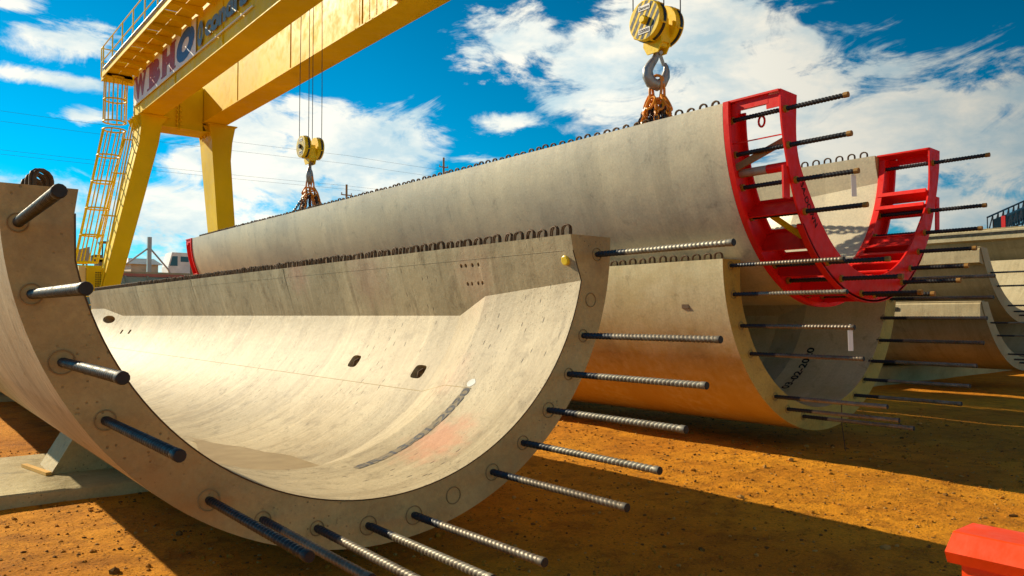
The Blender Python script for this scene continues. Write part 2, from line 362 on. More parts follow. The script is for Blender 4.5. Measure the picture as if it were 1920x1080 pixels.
# ------------------------------------------------------------------ ground
def gz(x, y):
    from mathutils import noise as nz
    d = math.hypot(x - 3, y - 6)
    k = max(0., min(1., (26 - d) / 10))
    rut = 0.
    for xr in (5.9, 7.6, 12.9, 14.6):
        xx = x - xr - .15 * math.sin(y * .35); rut -= .022 * math.exp(-(xx / .16) ** 2) * (.6 + .4 * math.sin(y * 21)) - .010 * math.exp(-((abs(xx) - .3) / .1) ** 2)
    return k * (rut + nz.noise(Vector((x * .6, y * .6, 0))) * .03 + nz.noise(Vector((x * 2.1, y * 2.1, 4))) * .012 + nz.noise(Vector((x * 6, y * 6, 9))) * .005)
def ground():
    mb = MB(); xs = []; x = -26.
    xs = [-3000, -900, -300, -110, -50] + [-26 + i * .16 for i in range(0, 351)] + [50, 110, 300, 900, 3000]
    ys = [-3000, -900, -300, -110, -50] + [-20 + i * .16 for i in range(0, 320)] + [50, 110, 300, 900, 3000]
    V = [(a, b, gz(a, b)) for b in ys for a in xs]; nx = len(xs)
    F = [(j * nx + i, j * nx + i + 1, (j + 1) * nx + i + 1, (j + 1) * nx + i) for j in range(len(ys) - 1) for i in range(nx - 1)]
    mb.add(V, F); o = mb.build('ground', M_ground, smooth=180, fix=False); tag(o, kind='structure')
ground()
def stones():
    mb = MB(); rnd = random.Random(5)
    ico = bmesh.new(); bmesh.ops.create_icosphere(ico, subdivisions=1, radius=1); iv = [v.co.copy() for v in ico.verts]; fi = [[q.index for q in f.verts] for f in ico.faces]; ico.free()
    def put(x, y, r):
        s = [r * rnd.uniform(.6, 1.3) for _ in range(3)]; s[2] *= .7; a = rnd.uniform(0, 6.28); ca, sa = math.cos(a), math.sin(a)
        V = []
        for p in iv:
            k = rnd.uniform(.8, 1.2); q = Vector((p.x * s[0] * k, p.y * s[1] * k, p.z * s[2] * k))
            V.append((x + q.x * ca - q.y * sa, y + q.x * sa + q.y * ca, gz(x, y) + q.z + s[2] * .25))
        mb.mi = rnd.choice((0, 0, 1, 2)); mb.add(V, fi)
    for _ in range(21000):
        y = rnd.uniform(1.6, 11); x = rnd.uniform(-3, 13)
        put(x, y, rnd.choice((.004, .005, .006, .006, .008, .011, .016)) * rnd.uniform(.7, 1.2))
    for _ in range(260): put(rnd.uniform(-3, 14), rnd.uniform(2, 12), rnd.uniform(.018, .036))
    mats = [paint('dirt_clod', (.42, .17, .015), .9, .4, (.16, .07, .02), 3, .2, 30), paint('dark_stone', (.16, .075, .015), .85, .4, (.3, .18, .08), 4, .2, 30), paint('pale_stone', (.46, .24, .06), .85, .4, (.2, .12, .05), 6, .2, 30)]
    o = mb.build('gravel', mats, smooth=0, fix=False); tag(o, 'loose stones and clods scattered over the orange dirt', 'gravel', kind='stuff')
stones()

# ------------------------------------------------------------------ threaded bar and loop prototypes
def bar_mb(length, r=.0225, dark=False):
    mb = MB(); seg = 12; rings = []
    y = -.012; rings.append((0.03, r * .95, 0)); pitch = .034
    while y > -(length - .05):
        rings += [(y, r * .93, 1), (y - pitch * .32, r * .93, 1), (y - pitch * .45, r * 1.10, 1), (y - pitch * .8, r * 1.10, 1)]
        y -= pitch
    rings += [(-(length - .042), r * .95, 0), (-(length - .04), r * 1.16, 0), (-(length - .004), r * 1.16, 0), (-length, r * 1.02, 0)]
    V = []
    for (yy, rr, sk) in rings:
        for k in range(seg):
            a = 2 * math.pi * k / seg; V.append((rr * math.cos(a), yy + sk * .011 * math.sin(a), rr * math.sin(a)))
    n = len(rings); F = []
    for i in range(n - 1):
        for k in range(seg): F.append((i * seg + k, i * seg + (k + 1) % seg, (i + 1) * seg + (k + 1) % seg, (i + 1) * seg + k))
    F.append(tuple((n - 1) * seg + k for k in range(seg)))
    mb.add(V, F); mb.m[-(1 + seg):] = [1] * (1 + seg); return mb
def loop_mb(h=.095, w=.092, r=.0082, gap=.018):
    mb = MB()
    for dx in (-gap / 2, gap / 2):
        pts = [(dx, -w / 2, -.05), (dx, -w / 2, h - w * .4)]
        for k in range(1, 6):
            a = math.pi * (1 - k / 6); pts.append((dx, w / 2 * math.cos(a), h - w * .4 + w * .4 * math.sin(a)))
        pts += [(dx, w / 2, h - w * .4), (dx, w / 2, -.05)]
        mb.tube(pts, r, 6)
    return mb
# ------------------------------------------------------------------ trough segments
def profile(rin, zk, ro=2.0, zc=2.0, ztop=2.0, ledge=True, n=34, ang_top=90.):
    """half profile pairs: returns inner list, outer list from left top to right top (local: x centre, z bottom)"""
    ao = math.degrees(math.acos(max(-1, min(1, (zc - ztop) / ro))))
    out = []
    NN = 2 * n + 4
    for i in range(NN + 1):
        a = -ao + 2 * ao * i / NN; out.append((ro * math.sin(R(a)), zc - ro * math.cos(R(a))))
    inn = []
    if ledge:
        ak = math.degrees(math.acos((zc - zk) / rin)); hk = rin * math.sin(R(ak))
        l1 = (hk + (1.60 - hk) * .72, zk + (1.88 - zk) * .72) if False else (1.60, 1.88)
        top = (1.575, ztop)
        inn = [(-1.675, ztop), (-1.69, 1.88)]
        for i in range(2 * n + 1):
            a = -ak + 2 * ak * i / (2 * n); inn.append((rin * math.sin(R(a)), zc - rin * math.cos(R(a))))
        inn += [(l1[0], l1[1]), (top[0], top[1])]
    else:
        ak = math.degrees(math.acos(max(-1, min(1, (zc - ztop) / rin))))
        for i in range(NN + 1):
            a = -ak + 2 * ak * i / NN; inn.append((rin * math.sin(R(a)), zc - rin * math.cos(R(a))))
    return inn, out
def trough_mb(T, y0, y1, kind='ledge', stations=None, **kw):
    mb = MB()
    if kind == 'ledge':
        L_ = y1 - y0
        st = [(y0, 2), (y0 + 1.17, 1), (y0 + 1.69, 0), (y1 - 2.9, 0), (y1 - 1.5, 1), (y1, 1)]
        # extra rings so the bowl keeps its texture of shallow waves
        prof = lambda s: profile(1.86 - .14 * min(s, 1), (1.39 + .17 * s) if s <= 1 else 1.655)
    else:
        st = [(y0, 1), (y1, 1)]; prof = lambda s: profile(**kw)
    rings = []
    for (y, s) in st:
        inn, out = prof(s); m_ = len(out)
        rings.append([T(x, y, z) for x, z in out] + [T(x, y, z) for x, z in inn[::-1]])
    n = len(rings[0]); m_ = n // 2; V = [p for r_ in rings for p in r_]; F = []; MI = []
    for i in range(len(rings) - 1):
        for k in range(n):
            F.append((i * n + k, i * n + (k + 1) % n, (i + 1) * n + (k + 1) % n, (i + 1) * n + k))
            MI.append(0)
    for b in (0, (len(rings) - 1) * n):
        for k in range(m_ - 1):
            F.append((b + k, b + k + 1, b + n - 2 - k, b + n - 1 - k)); MI.append(1)
    mb.add(V, F); mb.m = MI
    return mb

def shell(cx, y0, zb, sx=1.0, roll=0.0, zc=2.0):
    ca, sa = math.cos(roll), math.sin(roll)
    def T(x, y, z):
        X = x * sx; Z = z - zc
        return Vector((cx + X * ca + Z * sa, y, zb + zc + Z * ca - X * sa))
    return T
def loops_on(parent, T, xs, y0, y1, step, proto, cap=100, jitter=.009, rnd=random.Random(3), skip=lambda y: False):
    ys = []; y = y0
    while y < y1: ys.append(y); y += step
    made = []; extra = MB()
    k = 0
    for i, yy in enumerate(ys):
        if skip(yy): continue
        p = T(xs, yy, 2.0); jy = rnd.uniform(-jitter, jitter)
        if k < cap:
            c = place_copy(proto, parent, (p.x + rnd.uniform(-.008, .008), yy + jy, p.z - rnd.uniform(.0, .014))); c.rotation_euler = (rnd.uniform(-.06, .06), rnd.uniform(-.10, .10), rnd.uniform(-.12, .12)); c.scale = (1, rnd.uniform(.93, 1.08), rnd.uniform(.95, 1.06)); k += 1
        else:
            for v_ in ():
                pass
            me = proto.data; b = Vector((p.x, yy + jy, p.z - .005))
            extra.add([v.co + b for v in me.vertices], [tuple(q.vertices) for q in me.polygons])
    if extra.v:
        o = extra.build('reinforcement_loops', M_rust, parent); o['kind'] = 'stuff'
def collar(mb, p, r=.05):
    # shallow ring of grout round a bar
    pts = [(p[0] + r * math.cos(a), p[1] - .004, p[2] + r * math.sin(a)) for a in [2 * math.pi * i / 20 for i in range(20)]]
    mb.tube(pts, .0035, 6, closed=True)

# --- nearest segment
T1 = shell(2.38, 4.2, .21)
near = thing('trough_segment', 'nearest sunlit concrete trough segment with open end and steel bars facing the camera', 'concrete segment', (2.38, 4.2, .21))
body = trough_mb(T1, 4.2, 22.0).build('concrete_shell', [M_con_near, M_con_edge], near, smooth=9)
# openings cut through the shell
cut = MB()
def cutbox(ang, y, r0, r1, w, h):   # block along the radial direction of the bowl
    P = []
    for rr in (r0, r1):
        for (du, dv) in ((-1, -1), (1, -1), (1, 1), (-1, 1)):
            a = R(ang) + du * h / 2 / 1.86; x = rr * math.sin(a); z = 2 - rr * math.cos(a); P.append(T1(x, y + dv * w / 2, z))
    cut.add(P, [(3, 2, 1, 0), (4, 5, 6, 7), (0, 1, 5, 4), (1, 2, 6, 5), (2, 3, 7, 6), (3, 0, 4, 7)])
for (ang_, yq) in ((54.0, 7.48), (52.6, 6.16)):
    pe = []
    for rr in (1.7, 2.2):
        for i in range(16):
            t = 2 * math.pi * i / 16; cu_, su_ = math.cos(t), math.sin(t)
            aa = R(ang_) + .075 * math.copysign(abs(su_) ** .55, su_) / 1.86; pe.append(T1(rr * math.sin(aa), yq + .10 * math.copysign(abs(cu_) ** .55, cu_), 2 - rr * math.cos(aa)))
    cut.add(pe, [tuple(range(16))[::-1], tuple(range(16, 32))] + [(i, (i + 1) % 16, 16 + (i + 1) % 16, 16 + i) for i in range(16)])
cutbox(59.0, 18.42, 1.7, 2.2, .16, .10); cutbox(59.4, 17.74, 1.7, 2.2, .16, .10)
def cutcyl(a, b, r, seg=20, ry=None):
    cut.tube([a, b], r, seg)
c0 = T1(1.5, 19.9, 1.36)
a_ = R(67); 
pe = []
for rr in (1.6, 2.3):
    for i in range(20):
        t = 2 * math.pi * i / 20; aa = a_ + .10 * math.sin(t) / 1.86; pe.append(T1(rr * math.sin(aa), 19.9 + .42 * math.cos(t), 2 - rr * math.cos(aa)))
cut.add(pe, [tuple(range(20))[::-1], tuple(range(20, 40))] + [(i, (i + 1) % 20, 20 + (i + 1) % 20, 20 + i) for i in range(20)])
for yy in (5.67, 5.60, 5.50, 5.41):
    cutcyl((3.9, yy, 2.045), (4.16, yy, 2.045), .019, 10)
for yy in (5.64, 5.57, 5.46, 5.39):
    cutcyl((3.9, yy, 1.885), (4.16, yy, 1.885), .019, 10)
cob = cut.build('cutter', M_dark, smooth=0)
cob.data.materials.clear()
mod = body.modifiers.new('cut', 'BOOLEAN'); mod.object = cob; mod.operation = 'DIFFERENCE'; mod.solver = 'EXACT'
bpy.context.view_layer.update()
nm = bpy.data.meshes.new_from_object(body.evaluated_get(bpy.context.evaluated_depsgraph_get()))
if len(nm.polygons) > 300:
    body.modifiers.clear(); body.data = nm; nm.name = 'concrete_shell'
else: body.modifiers.clear()
nm.polygons.foreach_set('use_smooth', [True] * len(nm.polygons)); nm.set_sharp_from_angle(angle=R(9))
bpy.data.objects.remove(cob)
NEARB = [(1.70, 1.45), (1.55, 1.17), (1.35, .92), (1.11, .71), (.84, .54), (1.85, 2.07), (.22, .35), (-.10, .34), (-.43, .38), (-.75, .48), (-1.04, .63), (-1.54, 1.09), (-1.73, 1.38), (-1.86, 1.70), (-1.92, 2.03)]
b0 = bar_mb(1.24, .0215)
p0 = NEARB[0]
mb = MB(); mb.v = [v + Vector((2.38 + p0[0], 4.2, p0[1])) for v in b0.v]; mb.f = b0.f; mb.m = b0.m
bar1 = mb.build('threaded_bar', [M_bar, M_bardark], near, org=(2.38 + p0[0], 4.2, p0[1]), smooth=40)
shaded_bar = bar1.data.copy(); shaded_bar.materials.clear(); shaded_bar.materials.append(M_bardark); shaded_bar.materials.append(M_bardark)
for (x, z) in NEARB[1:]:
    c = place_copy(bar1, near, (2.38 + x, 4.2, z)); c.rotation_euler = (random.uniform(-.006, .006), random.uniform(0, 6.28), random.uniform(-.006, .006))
    if x < -.9: c.data = shaded_bar  # near-black copy puts the shade of the left bars into their colour
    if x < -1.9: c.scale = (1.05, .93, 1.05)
M_ring = paint('grout_ring_stain', (.30, .21, .10), .8, .4, (.18, .12, .05), 22, .2, 30)
for (x, z) in NEARB + [(1.78, 1.72), (.52, .43)]:
    g = MB(); collar(g, (2.38 + x, 4.2, z), random.uniform(.042, .058))
    if False:
        L0 = random.uniform(.10, .22); g.tube([(2.38 + x + random.uniform(-.012, .012) + .012 * math.sin(i * 1.7), 4.1985, z - .055 - L0 * i / 6) for i in range(7)], [.0025] * 6 + [.001], 5)
    g.build('grout_ring', M_ring, near)
lp = loop_mb(); q = T1(1.70, 4.38, 2.0)
l1 = MB(); l1.v = [v + q for v in lp.v]; l1.f = lp.f; l1.m = lp.m
loop1 = l1.build('reinforcement_loop', M_rust, near, org=q, smooth=60)
loops_on(near, T1, 1.70, 4.38 + .145, 21.9, .145, loop1, cap=90)
for yy in (4.42, 4.56, 4.72):
    p = T1(-1.80, yy, 2.0); c = place_copy(loop1, near, (p.x, yy, p.z)); c.rotation_euler = (0, 0, R(-38)); c.scale = (1, 1.6, 1.15)
# casting seam, drawn as a fine raised ridge along the bowl
def polar(T, r, ang, y, zc=2.0): return T(r * math.sin(R(ang)), y, zc - r * math.cos(R(ang)))
seam = MB()
def rin_at(y): 
    s = 1 if y < 5.37 else 0 if y > 5.89 else 1 - (y - 5.37) / .52
    return 1.86 - .14 * s
pts = [polar(T1, rin_at(y) - .0005, 46.4, y) for y in [5.0, 5.2, 5.37, 5.5, 5.6, 5.7, 5.8, 5.89] + [6 + i * .5 for i in range(26)]]
seam.tube(pts, .0026, 4)
seam.build('casting_seam', M_con_edge, near)
seam = MB()
for yy in (9.6, 13.5, 17.2): seam.tube([T1(1.757, yy, 1.40), T1(1.60, yy, 1.88), T1(1.574, yy, 1.995)], .004, 4)
seam.tube([T1(1.598, y, 1.885) for y in (4.3, 8, 12, 16, 20, 21.5)], .0015, 4)
seam.build('panel_joint', M_con_near, near)
# date stencil and its over-painted smear
tm = MB()
text_to(tm, 'SR-13-01-2020', lambda u, v: polar(T1, 1.7165, 9 + math.degrees(u / 1.72), 5.0 + v), w=1.12, h=.09, bold=.02)
tm.build('painted_date', paint('faded_stencil_paint', (.13, .13, .14), .8, 1.0, (.46, .37, .23), 5, .1, 34), near, smooth=0, fix=False)
tm = MB()
vs = []; rn = random.Random(8)
K = 60
for i in range(K + 1):
    a = 8.5 + (46.5 - 8.5) * i / K; w0 = .012 + .016 * rn.random(); w1 = .012 + .016 * rn.random()
    vs += [polar(T1, 1.7172, a, 4.985 + w0), polar(T1, 1.7172, a, 5.11 - w1)]
tm.add(vs, [(2 * i, 2 * i + 2, 2 * i + 3, 2 * i + 1) for i in range(K)])
tm.build('paint_smear', paint('grey_smear', (.30, .25, .18), .8, .95, (.06, .055, .05), 9, .1, 16), near, smooth=0, fix=False)
tm = MB(); vs = []
for i in range(9):
    a = 46.8 + 2.6 * i / 8; w = .045 * math.sin(math.pi * (i + .6) / 9.2) + .006; vs += [polar(T1, 1.7175, a, 5.05 - w), polar(T1, 1.7175, a, 5.05 + w)]
tm.add(vs, [(2 * i, 2 * i + 2, 2 * i + 3, 2 * i + 1) for i in range(8)])
tm.build('white_paint_blot', paint('white_blot', (.8, .8, .76), .7, .35, (.5, .42, .3), 2, .1, 20), near, smooth=0, fix=False)
tm = MB()
for k, (a, yy, w) in enumerate(((54.0, 7.48, .05), (52.6, 6.16, .05))):
    p = polar(T1, 1.95, a, yy)
    q2 = polar(T1, 1.84, a, yy)
    tm.tube([polar(T1, 1.98, a - 1.6, yy), polar(T1, 1.885, a - 1.2, yy), polar(T1, 1.868, a, yy), polar(T1, 1.885, a + 1.2, yy), polar(T1, 1.98, a + 1.6, yy)], .014, 8)
tm.build('lifting_eye', M_rust, near)
tm = MB(); cc = (3.985, 4.33, 2.03)
tm.add([(3.9 + .0, 0, 0)], [])
tm = MB(); nrm = Vector((-1, 0, -.2)).normalized(); cpt = Vector((3.998, 4.30, 2.02))
tm.tube([cpt + nrm * -.03, cpt + nrm * .012, cpt + nrm * .018], [.038, .038, .030], 20)
tm.build('yellow_cap', M_cap, near)

mb = MB(); inn_, _o = profile(1.72, 1.655); mb.tube([T1(x * .9985, 4.199, z + .001) for x, z in inn_[1:-1]], .0042, 5); mb.build('rim_bead', paint('rim_grime', (.10, .06, .03), .8, .5, (.2, .13, .07), 24, .2, 40), near)
# flat brown sheet across the bottom of the bowl
wm = MB()
zz = .388; hw = math.sqrt(1.86 ** 2 - (2.21 - zz) ** 2) + .01
ys = [5.6 + i * .2 for i in range(14)]
V = []
for y in ys:
    k = 1 if y < 6.4 else max(.02, 1 - ((y - 6.4) / 1.5))
    V += [(2.38 - hw * k, y, zz), (2.38 + hw * k + (.0 if k == 1 else .02 * math.sin(y * 9)), y, zz)]
wm.add(V, [(2 * i, 2 * i + 1, 2 * i + 3, 2 * i + 2) for i in range(len(ys) - 1)])
o = wm.build('bowl_sheet', M_sheet, smooth=0, fix=False); tag(o, 'flat brown sheet across the bottom of the nearest trough', 'water', kind='structure')

# --- middle segment on the ground
T2 = shell(8.93, 5.0, .21)
mid = thing('trough_segment', 'concrete trough segment standing on the dirt beneath the suspended one, its end edge ochre', 'concrete segment', (8.93, 5.0, .21))
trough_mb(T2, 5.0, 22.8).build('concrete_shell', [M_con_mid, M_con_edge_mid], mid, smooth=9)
MIDB = [(-1.86, 2.2), (-1.81, 1.83), (-1.68, 1.49), (-1.51, 1.18), (-1.04, .68), (-.79, .52), (-.46, .41), (.77, .58), (1.02, .77), (1.23, 1.0), (1.46, 1.27), (1.58, 1.57), (1.80, 1.83), (1.86, 2.10)]
for (x, z) in MIDB:
    z = min(z, 2.14)
    c = place_copy(bar1, mid, (8.93 + x, 5.0, z)); c.rotation_euler = (0, random.uniform(0, 6.28), 0); c.scale = (1, 1.03, 1)
for (x, z) in MIDB:
    g = MB(); collar(g, (8.93 + x, 5.0, min(z, 2.14)), .045); g.build('grout_ring', M_ring, mid)
loops_on(mid, T2, -1.78, 5.2, 12.0, .16, loop1, cap=60)
loops_on(mid, T2, 1.78, 5.2, 9.0, .16, loop1, cap=30)
tm = MB()
text_to(tm, '03-02-2020', lambda u, v: polar(T2, 1.7155, 21 + math.degrees(u / 1.72), 5.86 + v), w=.92, h=.11, bold=.025)
tm.build('painted_date', M_paintblk, mid, smooth=0, fix=False)
tm = MB(); p = polar(T2, 2.0, -76, 5.55)
tm.box(p.x + .000, p.x + .03, p.y - .05, p.y + .05, p.z - .045, p.z + .045)
tm.build('cast_in_socket', M_rust, mid)

# --- suspended segment with steel end frames
ROLL = R(2.1); T3 = shell(8.5, 4.8, 1.73, .91, ROLL)
lift = thing('trough_segment', 'grey concrete trough segment hanging in the air from two crane hooks with red end frames', 'concrete segment', (8.5, 4.8, 1.73))
trough_mb(T3, 4.8, 22.7).build('concrete_shell', [M_con_lift, M_con_edge], lift, smooth=9)
rl = lambda y: 5.5 < y < 5.95
loops_on(lift, T3, -1.84, 5.0, 22.5, .16, loop1, cap=98, skip=rl)
for i in range(9):
    p = T3(1.7, 5.0 + .17 * i, 2.0); place_copy(loop1, lift, p)
LIFTB = [(6.78, 3.62), (6.83, 3.27), (6.95, 2.94), (7.11, 2.64), (7.53, 2.15), (7.8, 1.99), (8.22, 1.84), (8.52, 1.83), (9.18, 1.99), (9.4, 2.16), (9.63, 2.37), (9.81, 2.61), (9.95, 2.89), (10.08, 3.5)]
lb = MB(); l0 = bar_mb(1.29, .0225)
pb = LIFTB[0]; lb.v = [v + Vector((pb[0], 4.8, pb[1])) for v in l0.v]; lb.f = l0.f; lb.m = l0.m
bar3 = lb.build('threaded_bar', [M_bardark, M_bartip], lift, org=(pb[0], 4.8, pb[1]), smooth=40)
for (x, z) in LIFTB[1:]:
    c = place_copy(bar3, lift, (x, 4.8, z)); c.rotation_euler = (0, random.uniform(0, 6.28), 0)
M_nut = paint('rusty_nut', (.42, .25, .03), .5, .5, (.12, .06, .02), 3, .4, 30, .2)
for (x, z) in LIFTB:
    for yy in (4.145, 4.755):
        g = MB(); g.tube([(x, yy - .02, z), (x, yy + .012, z)], [.036, .040], 8); g.build('lock_nut', M_nut, lift)
    g = MB(); g.tube([(x, 4.8 - 1.292, z), (x, 4.8 - 1.25, z)], .0275, 10); g.build('bar_tip', M_bartip, lift)

def ring(mb, T, r0, r1, y0, y1, a0, a1, n=40, rf=None):
    V = []
    for i in range(n + 1):
        a = a0 + (a1 - a0) * i / n; ra, rb = (rf(a) if rf else (r0, r1))
        for (rr, yy) in ((ra, y0), (rb, y0), (rb, y1), (ra, y1)): V.append(polar(T, rr, a, yy))
    F = [(0, 1, 2, 3), (n * 4 + 3, n * 4 + 2, n * 4 + 1, n * 4)]
    for i in range(n):
        for k in range(4): F.append((i * 4 + k, i * 4 + (k + 1) % 4, (i + 1) * 4 + (k + 1) % 4, (i + 1) * 4 + k))
    mb.add(V, F)
def stiff(mb, T, a, r0, r1, y0, y1, th=.014):
    V = []
    for rr in (r0, r1):
        for yy in (y0, y1):
            for s in (-1, 1):
                aa = a + math.degrees(s * th / 2 / rr); V.append(polar(T, rr, aa, yy))
    mb.add(V, [(0, 1, 3, 2), (4, 6, 7, 5), (0, 4, 5, 1), (2, 3, 7, 6), (0, 2, 6, 4), (1, 5, 7, 3)])
def end_frame(T, yb, sgn, detail=True):
    """yb: concrete end; sgn -1 towards the camera"""
    yf = yb + sgn * .63
    lo, hi = sorted((yb, yb + sgn * .022))
    mb = MB(); ring(mb, T, 1.69, 1.99, yb + sgn * .003, yb + sgn * .025, -90, 90, 60)
    ring(mb, T, 1.985, 2.03, yb + sgn * .02, yb + sgn * .085, -90, 90, 60)
    ring(mb, T, 1.68, 1.705, yb + sgn * .02, yb + sgn * .085, -88, 88, 60)
    fr = mb.build('steel_end_frame', M_red, lift, smooth=30)
    mb = MB()
    rf = lambda a: (1.645 + .075 * math.exp(-((abs(a) - 70) / 13) ** 2) + .05 * max(0, 1 - abs(a) / 60), 1.975 - .03 * math.exp(-((abs(a) - 70) / 12) ** 2))
    ring(mb, T, 0, 0, yf, yf + sgn * .02, -90.4, 90.4, 70, rf)
    ring(mb, T, 1.955, 1.985, yf - sgn * .05, yf + sgn * .02, -50, 50, 40)
    mb.build('front_plate', M_red, fr, smooth=30)
    y_a, y_b = yb + sgn * .03, yf - sgn * .002
    for a in ([-90, 90, -54, -41, -28, -12, 4, 18, 29, 37, 43, 50.5, 65.5, 72] if detail else [-90, 90, -60, -30, 0, 30, 60]):
        mb = MB()
        if abs(a) == 90:
            stiff(mb, T, a, 1.64, 2.0, y_a - sgn * .03, y_b + sgn * .012, .02)
            for (ya, yc) in ((y_a, y_a + sgn * .12), (y_b - sgn * .14, y_b)):
                m2 = a - math.copysign(1.8, a)
                V = []
                stiff(mb, T, a - math.copysign(2.6, a), 1.95, 1.965, ya, yc, .13)
            stiff(mb, T, a - math.copysign(1.6, a), 1.952, 1.966, y_a + sgn * .1, y_b - sgn * .12, .09)
        else:
            if a in (50.5, -53): stiff(mb, T, a, 1.72, 1.98, y_a, y_b, .016); stiff(mb, T, a - math.copysign(2.5, a), 1.735, 1.75, y_a, y_b, .13)
            else:
                stiff(mb, T, a, 1.68, 1.97, y_a, y_b, .014); stiff(mb, T, a - .4, 1.67, 1.685, y_a, y_b, .05)
        mb.build('stiffener', M_red, fr, smooth=30)
    return fr, yf
fr, yf = end_frame(T3, 4.8, -1)
mb = MB(); ring(mb, T3, 1.995, 2.012, 4.795, 4.72, -89, 89, 60); mb.build('rubber_seal', M_black, lift)
# small members inside the left side of the frame
mb = MB(); stiff(mb, T3, -77.5, 1.90, 1.94, 4.2, 4.77, .012); mb.build('tie_strip', M_red, fr)
mb = MB(); mb.cyl(polar(T3, 1.82, -67.5, 4.77), polar(T3, 1.82, -67.5, 4.45), .045, 14); mb.build('pipe_strut', paint('scraped_grey_pipe', (.42, .36, .27), .6, .5, (.3, .05, .04), 3), fr)
mb = MB(); mb.cyl(polar(T3, 1.82, -67.5, 4.45), polar(T3, 1.82, -67.5, 4.19), .048, 14); mb.build('pipe_sleeve', M_red, fr)
mb = MB(); mb.beam(polar(T3, 1.90, -70, 4.76), polar(T3, 1.78, -76, 4.2), .03, .07); mb.build('timber_wedge', M_wood, fr)
mb = MB(); mb.beam(polar(T3, 1.86, -52, 4.52), polar(T3, 1.80, -40, 4.30), .05, .05); mb.build('yellow_strut', M_yellow, fr)
mb = MB()
mb.hexa([polar(T3, 1.86, -60, yy) for yy in ()] or [T3(-1.86, 4.165, .96), T3(-1.74, 4.165, .96), T3(-1.74, 4.185, .96), T3(-1.86, 4.185, .96), T3(-1.88, 4.165, 1.28), T3(-1.76, 4.165, 1.28), T3(-1.76, 4.185, 1.28), T3(-1.88, 4.185, 1.28)])
mb.build('lap_plate', M_red, fr)
mb = MB()
mb.hexa([T3(1.86, 4.15, .98), T3(1.96, 4.15, .98), T3(1.96, 4.17, .98), T3(1.86, 4.17, .98), T3(1.86, 4.15, 1.42), T3(1.96, 4.15, 1.42), T3(1.96, 4.17, 1.42), T3(1.86, 4.17, 1.42)])
mb.build('lap_plate', M_red, fr)
mb = MB()
for (x, yy) in ((-1.73, 4.50),):
    c = T3(x, yy, 1.80); pts = [(c.x, c.y + .035 * math.cos(t), c.z + .055 * math.sin(t)) for t in [2 * math.pi * i / 14 for i in range(14)]]
    mb.tube(pts, .012, 6, closed=True)
mb.build('lifting_ring', M_red, fr)
tm = MB()
text_to(tm, 'SA-DOWN', lambda u, v: polar(T3, 1.80 - v, -61 + math.degrees(u / 1.8), 4.1465), w=.52, h=.07, bold=.012)
tm.build('painted_lettering', M_paintblk, fr, smooth=0, fix=False)
fr2, _ = end_frame(T3, 22.7, 1, False)

# ------------------------------------------------------------------ supports below the beams
def sleeper(x0, x1, y0, y1, z1, lab):
    mb = MB(); n = 24; rnd = random.Random(int(x0 * 7 + y0)); V = []
    for i in range(n + 1):
        x = x0 + (x1 - x0) * i / n; j = lambda s: rnd.uniform(-s, s)
        V += [(x, y0 + j(.008), -.05), (x, y0 + j(.012), z1 - .02 + j(.006)), (x, y0 + .025 + j(.006), z1 + j(.004)), (x, y1 - .025 + j(.006), z1 + j(.004)), (x, y1, z1 - .02 + j(.005)), (x, y1, -.05)]
    F = [tuple(range(6)), tuple(n * 6 + k for k in range(6))[::-1]]
    for i in range(n):
        for k in range(6): F.append((i * 6 + k, i * 6 + (k + 1) % 6, (i + 1) * 6 + (k + 1) % 6, (i + 1) * 6 + k))
    mb.add(V, F); o = mb.build('concrete_sleeper', M_sleeper, smooth=30); tag(o, lab, 'sleeper', 'concrete sleepers under the trough segments')
sleeper(-5, 4.35, 7.62, 9.7, .12, 'low flat concrete sleeper under the nearest trough, in front at lower left')
sleeper(-5, 4.35, 17.1, 19.2, .12, 'distant concrete sleeper under the nearest trough, seen behind its shadow at left edge')
sleeper(7.4, 10.6, 13.2, 14.8, .12, 'concrete sleeper in deep shade under the ochre ended trough')
sleeper(16.5, 29.5, 8.5, 10.3, .42, 'concrete sleeper in shade under the stacked troughs at right')
def cradle(cx, y0, y1, z0, zbm, lab, m=M_sleeper, ro=2.0, w=1.16):
    mb = MB(); poly = [(-w, z0), (-w + .19, zbm + ro - math.sqrt(ro * ro - (w - .19) ** 2))]
    for i in range(1, 20):
        x = -(w - .19) + 2 * (w - .19) * i / 20; poly.append((x, zbm + ro - math.sqrt(ro * ro - x * x) + .0))
    poly += [(w - .19, poly[1][1]), (w, z0)]
    mb.prism(poly, lambda p: (cx + p[0], y0, p[1]), lambda p: (cx + p[0], y1, p[1]))
    o = mb.build('support_cradle', m, smooth=0); tag(o, lab, 'cradle', 'cradles holding the trough segments')
cradle(2.38, 8.35, 9.0, .12, .205, 'wedge shaped concrete cradle holding the nearest trough on the front sleeper')
cradle(2.38, 17.6, 18.3, .12, .205, 'wedge shaped concrete cradle under the nearest trough on the distant sleeper')
cradle(8.93, 13.6, 14.3, .12, .205, 'shaded concrete cradle under the ochre ended trough segment')
mb = MB(); mb.beam((1.20, 8.32, .135), (1.08, 8.95, .135), .05, .03); o = mb.build('timber_batten', M_woodnew); tag(o, 'short bright orange timber batten beside the cradle on the front sleeper', 'timber')

